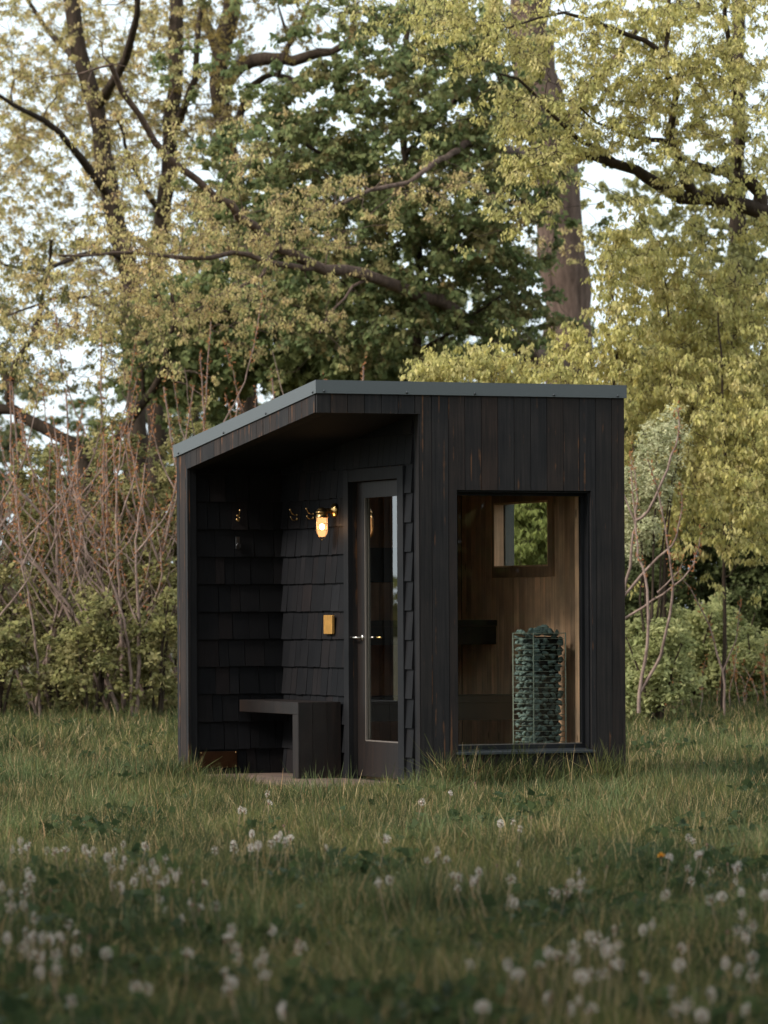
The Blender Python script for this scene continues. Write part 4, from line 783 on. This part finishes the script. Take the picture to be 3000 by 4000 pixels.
# ------------------------------------------------------------------ dandelions
WHITE = plain('seed_down', (.66, .58, .53), rough=.9, var=.1); SEEDC = plain('seed_core', (.16, .09, .06), rough=.8); STEMM = plain('flower_stem', (.22, .15, .08), rough=.6, var=.2, bscale=12); YEL = plain('yellow_petals', (.75, .36, .02), rough=.6)
def head_mesh(name, keep, seed, n=32):
    rng = np.random.default_rng(seed); i = np.arange(n)+.5; ph = np.arccos(1-2*i/n); th = np.pi*(1+5**.5)*i; D = np.stack([np.cos(th)*np.sin(ph), np.sin(th)*np.sin(ph), np.cos(ph)], -1)
    ax = nrm(rng.normal(size=3)); D = D[(D@ax+rng.normal(0, .25, n)) < keep]; D = D[D[:, 2] > -.8]; m = len(D); r = .020
    sd = nrm(np.cross(D, rng.normal(size=D.shape))); up = np.cross(D, sd); q = []
    a = D*.004; b_ = D*r*.85; wv = sd*.0003; q.append(np.stack([a-wv, a+wv, b_+wv, b_-wv], 1))
    for k in range(6):
        c, s_ = math.cos(k*math.pi/3), math.sin(k*math.pi/3); e_ = sd*c+up*s_; f_ = -sd*s_+up*c; t0 = D*r*.82; t1 = D*r*1.06+e_*.0065
        q.append(np.stack([t0-f_*.0006, t0+f_*.0006, t1+f_*.0010, t1-f_*.0010], 1))
    V = np.concatenate(q).reshape(-1, 3); me = mesh_np(name, V, np.arange(len(V)).reshape(-1, 4), WHITE); d = me.data; bpy.data.objects.remove(me); return d
heads = [head_mesh('seed_head', k, s, q) for k, s, q in ((2, 1, 26), (2, 9, 13), (.3, 2, 26), (.0, 3, 30), (.45, 4, 16), (-.2, 5, 30), (-.45, 6, 34), (.15, 7, 18), (-.3, 8, 24), (2, 10, 9))]
def stem_mesh(seed, h):
    rng = np.random.default_rng(seed); b = MB(); l = rng.uniform(-.25, .25, 2)*h; b.tube([(-l[0], -l[1], -h), (-l[0]*.7, -l[1]*.7, -h*.66), (-l[0]*.3, -l[1]*.3, -h*.33), (0, 0, -.004)], [.0026, .0024, .0022, .002], 6)
    b.lathe((0, 0, -.006), [(.0022, -.004), (.0062, .001), (.0066, .006), (.004, .011), (.0005, .012)], 'z', 8); o = b.build('dandelion', STEMM, smooth=True); me = o.data; bpy.data.objects.remove(o)
    me.materials.append(SEEDC); 
    for p in me.polygons:
        if p.center.z > -.003: p.material_index = 1
    return me
stems = [stem_mesh(s, h) for s, h in ((1, .20), (2, .24), (3, .28), (4, .22))]; SH = [.20, .24, .28, .22]
DN = 'dandelion seed heads standing in the meadow grass'
raw = [(x*.7233, y*.7233+3200) for x, y in [(60, 170), (112, 130), (112, 172), (228, 155), (255, 175), (295, 200), (352, 172), (412, 232), (468, 205), (507, 182), (617, 170), (665, 178), (690, 205), (668, 238), (715, 250), (655, 290), (790, 163), (580, 228), (893, 230), (822, 256), (842, 296), (770, 292), (725, 362), (800, 350), (893, 345), (918, 305), (968, 305), (862, 375), (650, 380), (1045, 350), (1040, 375), (1100, 368), (812, 436), (898, 505), (1045, 465), (1075, 487), (1160, 497), (990, 545), (150, 303), (75, 337), (170, 345), (145, 375), (135, 412), (275, 400), (60, 482), (145, 492), (5, 345), (55, 415), (20, 595), (140, 620), (180, 640), (150, 665), (160, 738), (230, 645), (270, 655), (320, 645), (345, 670), (380, 625), (410, 640), (485, 640), (575, 735), (240, 760), (300, 740), (310, 810), (215, 830), (1250, 595), (1370, 632), (1462, 597), (1605, 655), (1625, 705), (1215, 660), (1275, 710), (1300, 715), (1420, 735), (1425, 765), (1450, 790), (1215, 850), (1435, 865), (1240, 935), (1530, 1030), (1540, 1050), (385, 985), (795, 920), (1010, 740), (1000, 810), (1360, 75), (1260, 130), (1395, 150), (1540, 130), (1495, 105), (1160, 165), (375, 575)]]
raw += [(x*.7233+1800, y*.7233+3200) for x, y in [(195, 240), (60, 300), (105, 280), (65, 335), (10, 325), (290, 447), (270, 315), (495, 385), (530, 375), (520, 395), (600, 320), (630, 275), (655, 320), (640, 355), (570, 350), (1230, 90), (1240, 165), (1285, 183), (1125, 195), (1310, 278), (1225, 258), (1470, 255), (1495, 255), (1630, 308), (1480, 335), (1245, 320), (1515, 390), (1410, 410), (1455, 448), (1645, 405), (1520, 515), (1095, 410), (840, 603), (985, 597), (1575, 572), (1440, 605), (1490, 602), (650, 635), (700, 650), (720, 675), (610, 690), (855, 685), (780, 730), (605, 765), (475, 745), (520, 760), (395, 810), (815, 812), (860, 790), (1185, 700), (1235, 690), (1430, 790), (1500, 830), (1575, 755), (1575, 860), (1430, 860), (650, 865), (700, 850), (985, 872), (490, 960), (480, 985), (385, 930), (1350, 955), (1140, 940), (1610, 940), (700, 1040), (585, 1040), (1230, 1010), (1300, 1070), (1550, 1040), (1460, 1060), (230, 1090), (120, 1030), (85, 760), (265, 800), (310, 860), (1180, 800), (320, 65), (215, 40), (380, 8), (790, 240), (320, 230), (690, 375), (1330, 130)]]
raw += [(x*.6028+900, y*.6028+2950) for x, y in [(20, 570), (140, 505), (180, 595), (300, 540), (350, 565), (380, 495), (345, 462), (755, 555), (615, 615), (1000, 535), (1425, 250), (1585, 180), (240, 258), (1275, 690), (1350, 650), (1400, 680), (1045, 735), (955, 820), (1035, 805), (1480, 795), (1570, 800), (1610, 745), (1240, 325), (90, 372)]]
dr = random.Random(12); k = 0
for (px, py) in [q_ for n_, q_ in enumerate(raw+[(a_+dr.uniform(-55, 55), b_+dr.uniform(-30, 40)) for a_, b_ in raw if dr.random() < .42]) if n_ % 9 != 3]:
    j = dr.randrange(4); hz = SH[j]-.02; Y_ = (CAMZ-hz)*F/(py-HOR); p = A(px/1.8083, py/1.8083, Y_)
    g = float(ground_h(p[0], Y_)); o = bpy.data.objects.new('dandelion', stems[j]); COL.objects.link(o); o.location = (p[0], Y_, p[2]+g*.6); o.rotation_euler = (dr.uniform(-.1, .1), dr.uniform(-.1, .1), dr.uniform(0, 6.28))
    tag(o, 'white fluffy dandelion seed head on a thin stem in the grass', 'dandelion', DN); s = dr.uniform(.5, 1.0); o.scale = (s, s, 1)
    if dr.random() < .12: continue
    h = bpy.data.objects.new('seed_head', dr.choice(heads)); COL.objects.link(h); h.parent = o; h.rotation_euler = (dr.uniform(-.6, .6), dr.uniform(-.6, .6), dr.uniform(0, 6.28))
rng = np.random.default_rng(4); p = A(2583/1.8083, 3345/1.8083, 21.0*1.0); Y_ = (CAMZ-.18)*F/(3345-HOR); p = A(2583/1.8083, 3345/1.8083, Y_)
o = bpy.data.objects.new('buttercup', stems[0]); COL.objects.link(o); o.location = p; tag(o, 'single small yellow flower among the white seed heads on the right', 'flower')
D = nrm(rng.normal(size=(60, 3))*np.array([1, 1, .25])+np.array([0, 0, .35])); V, Fc = kites(np.zeros((60, 3)), D, np.full(60, .022), np.full(60, .007), rng); f_ = mesh_np('petals', V, Fc, YEL, o)
print('scene built', sum(len(o.data.polygons) for o in bpy.data.objects if o.type == 'MESH'))
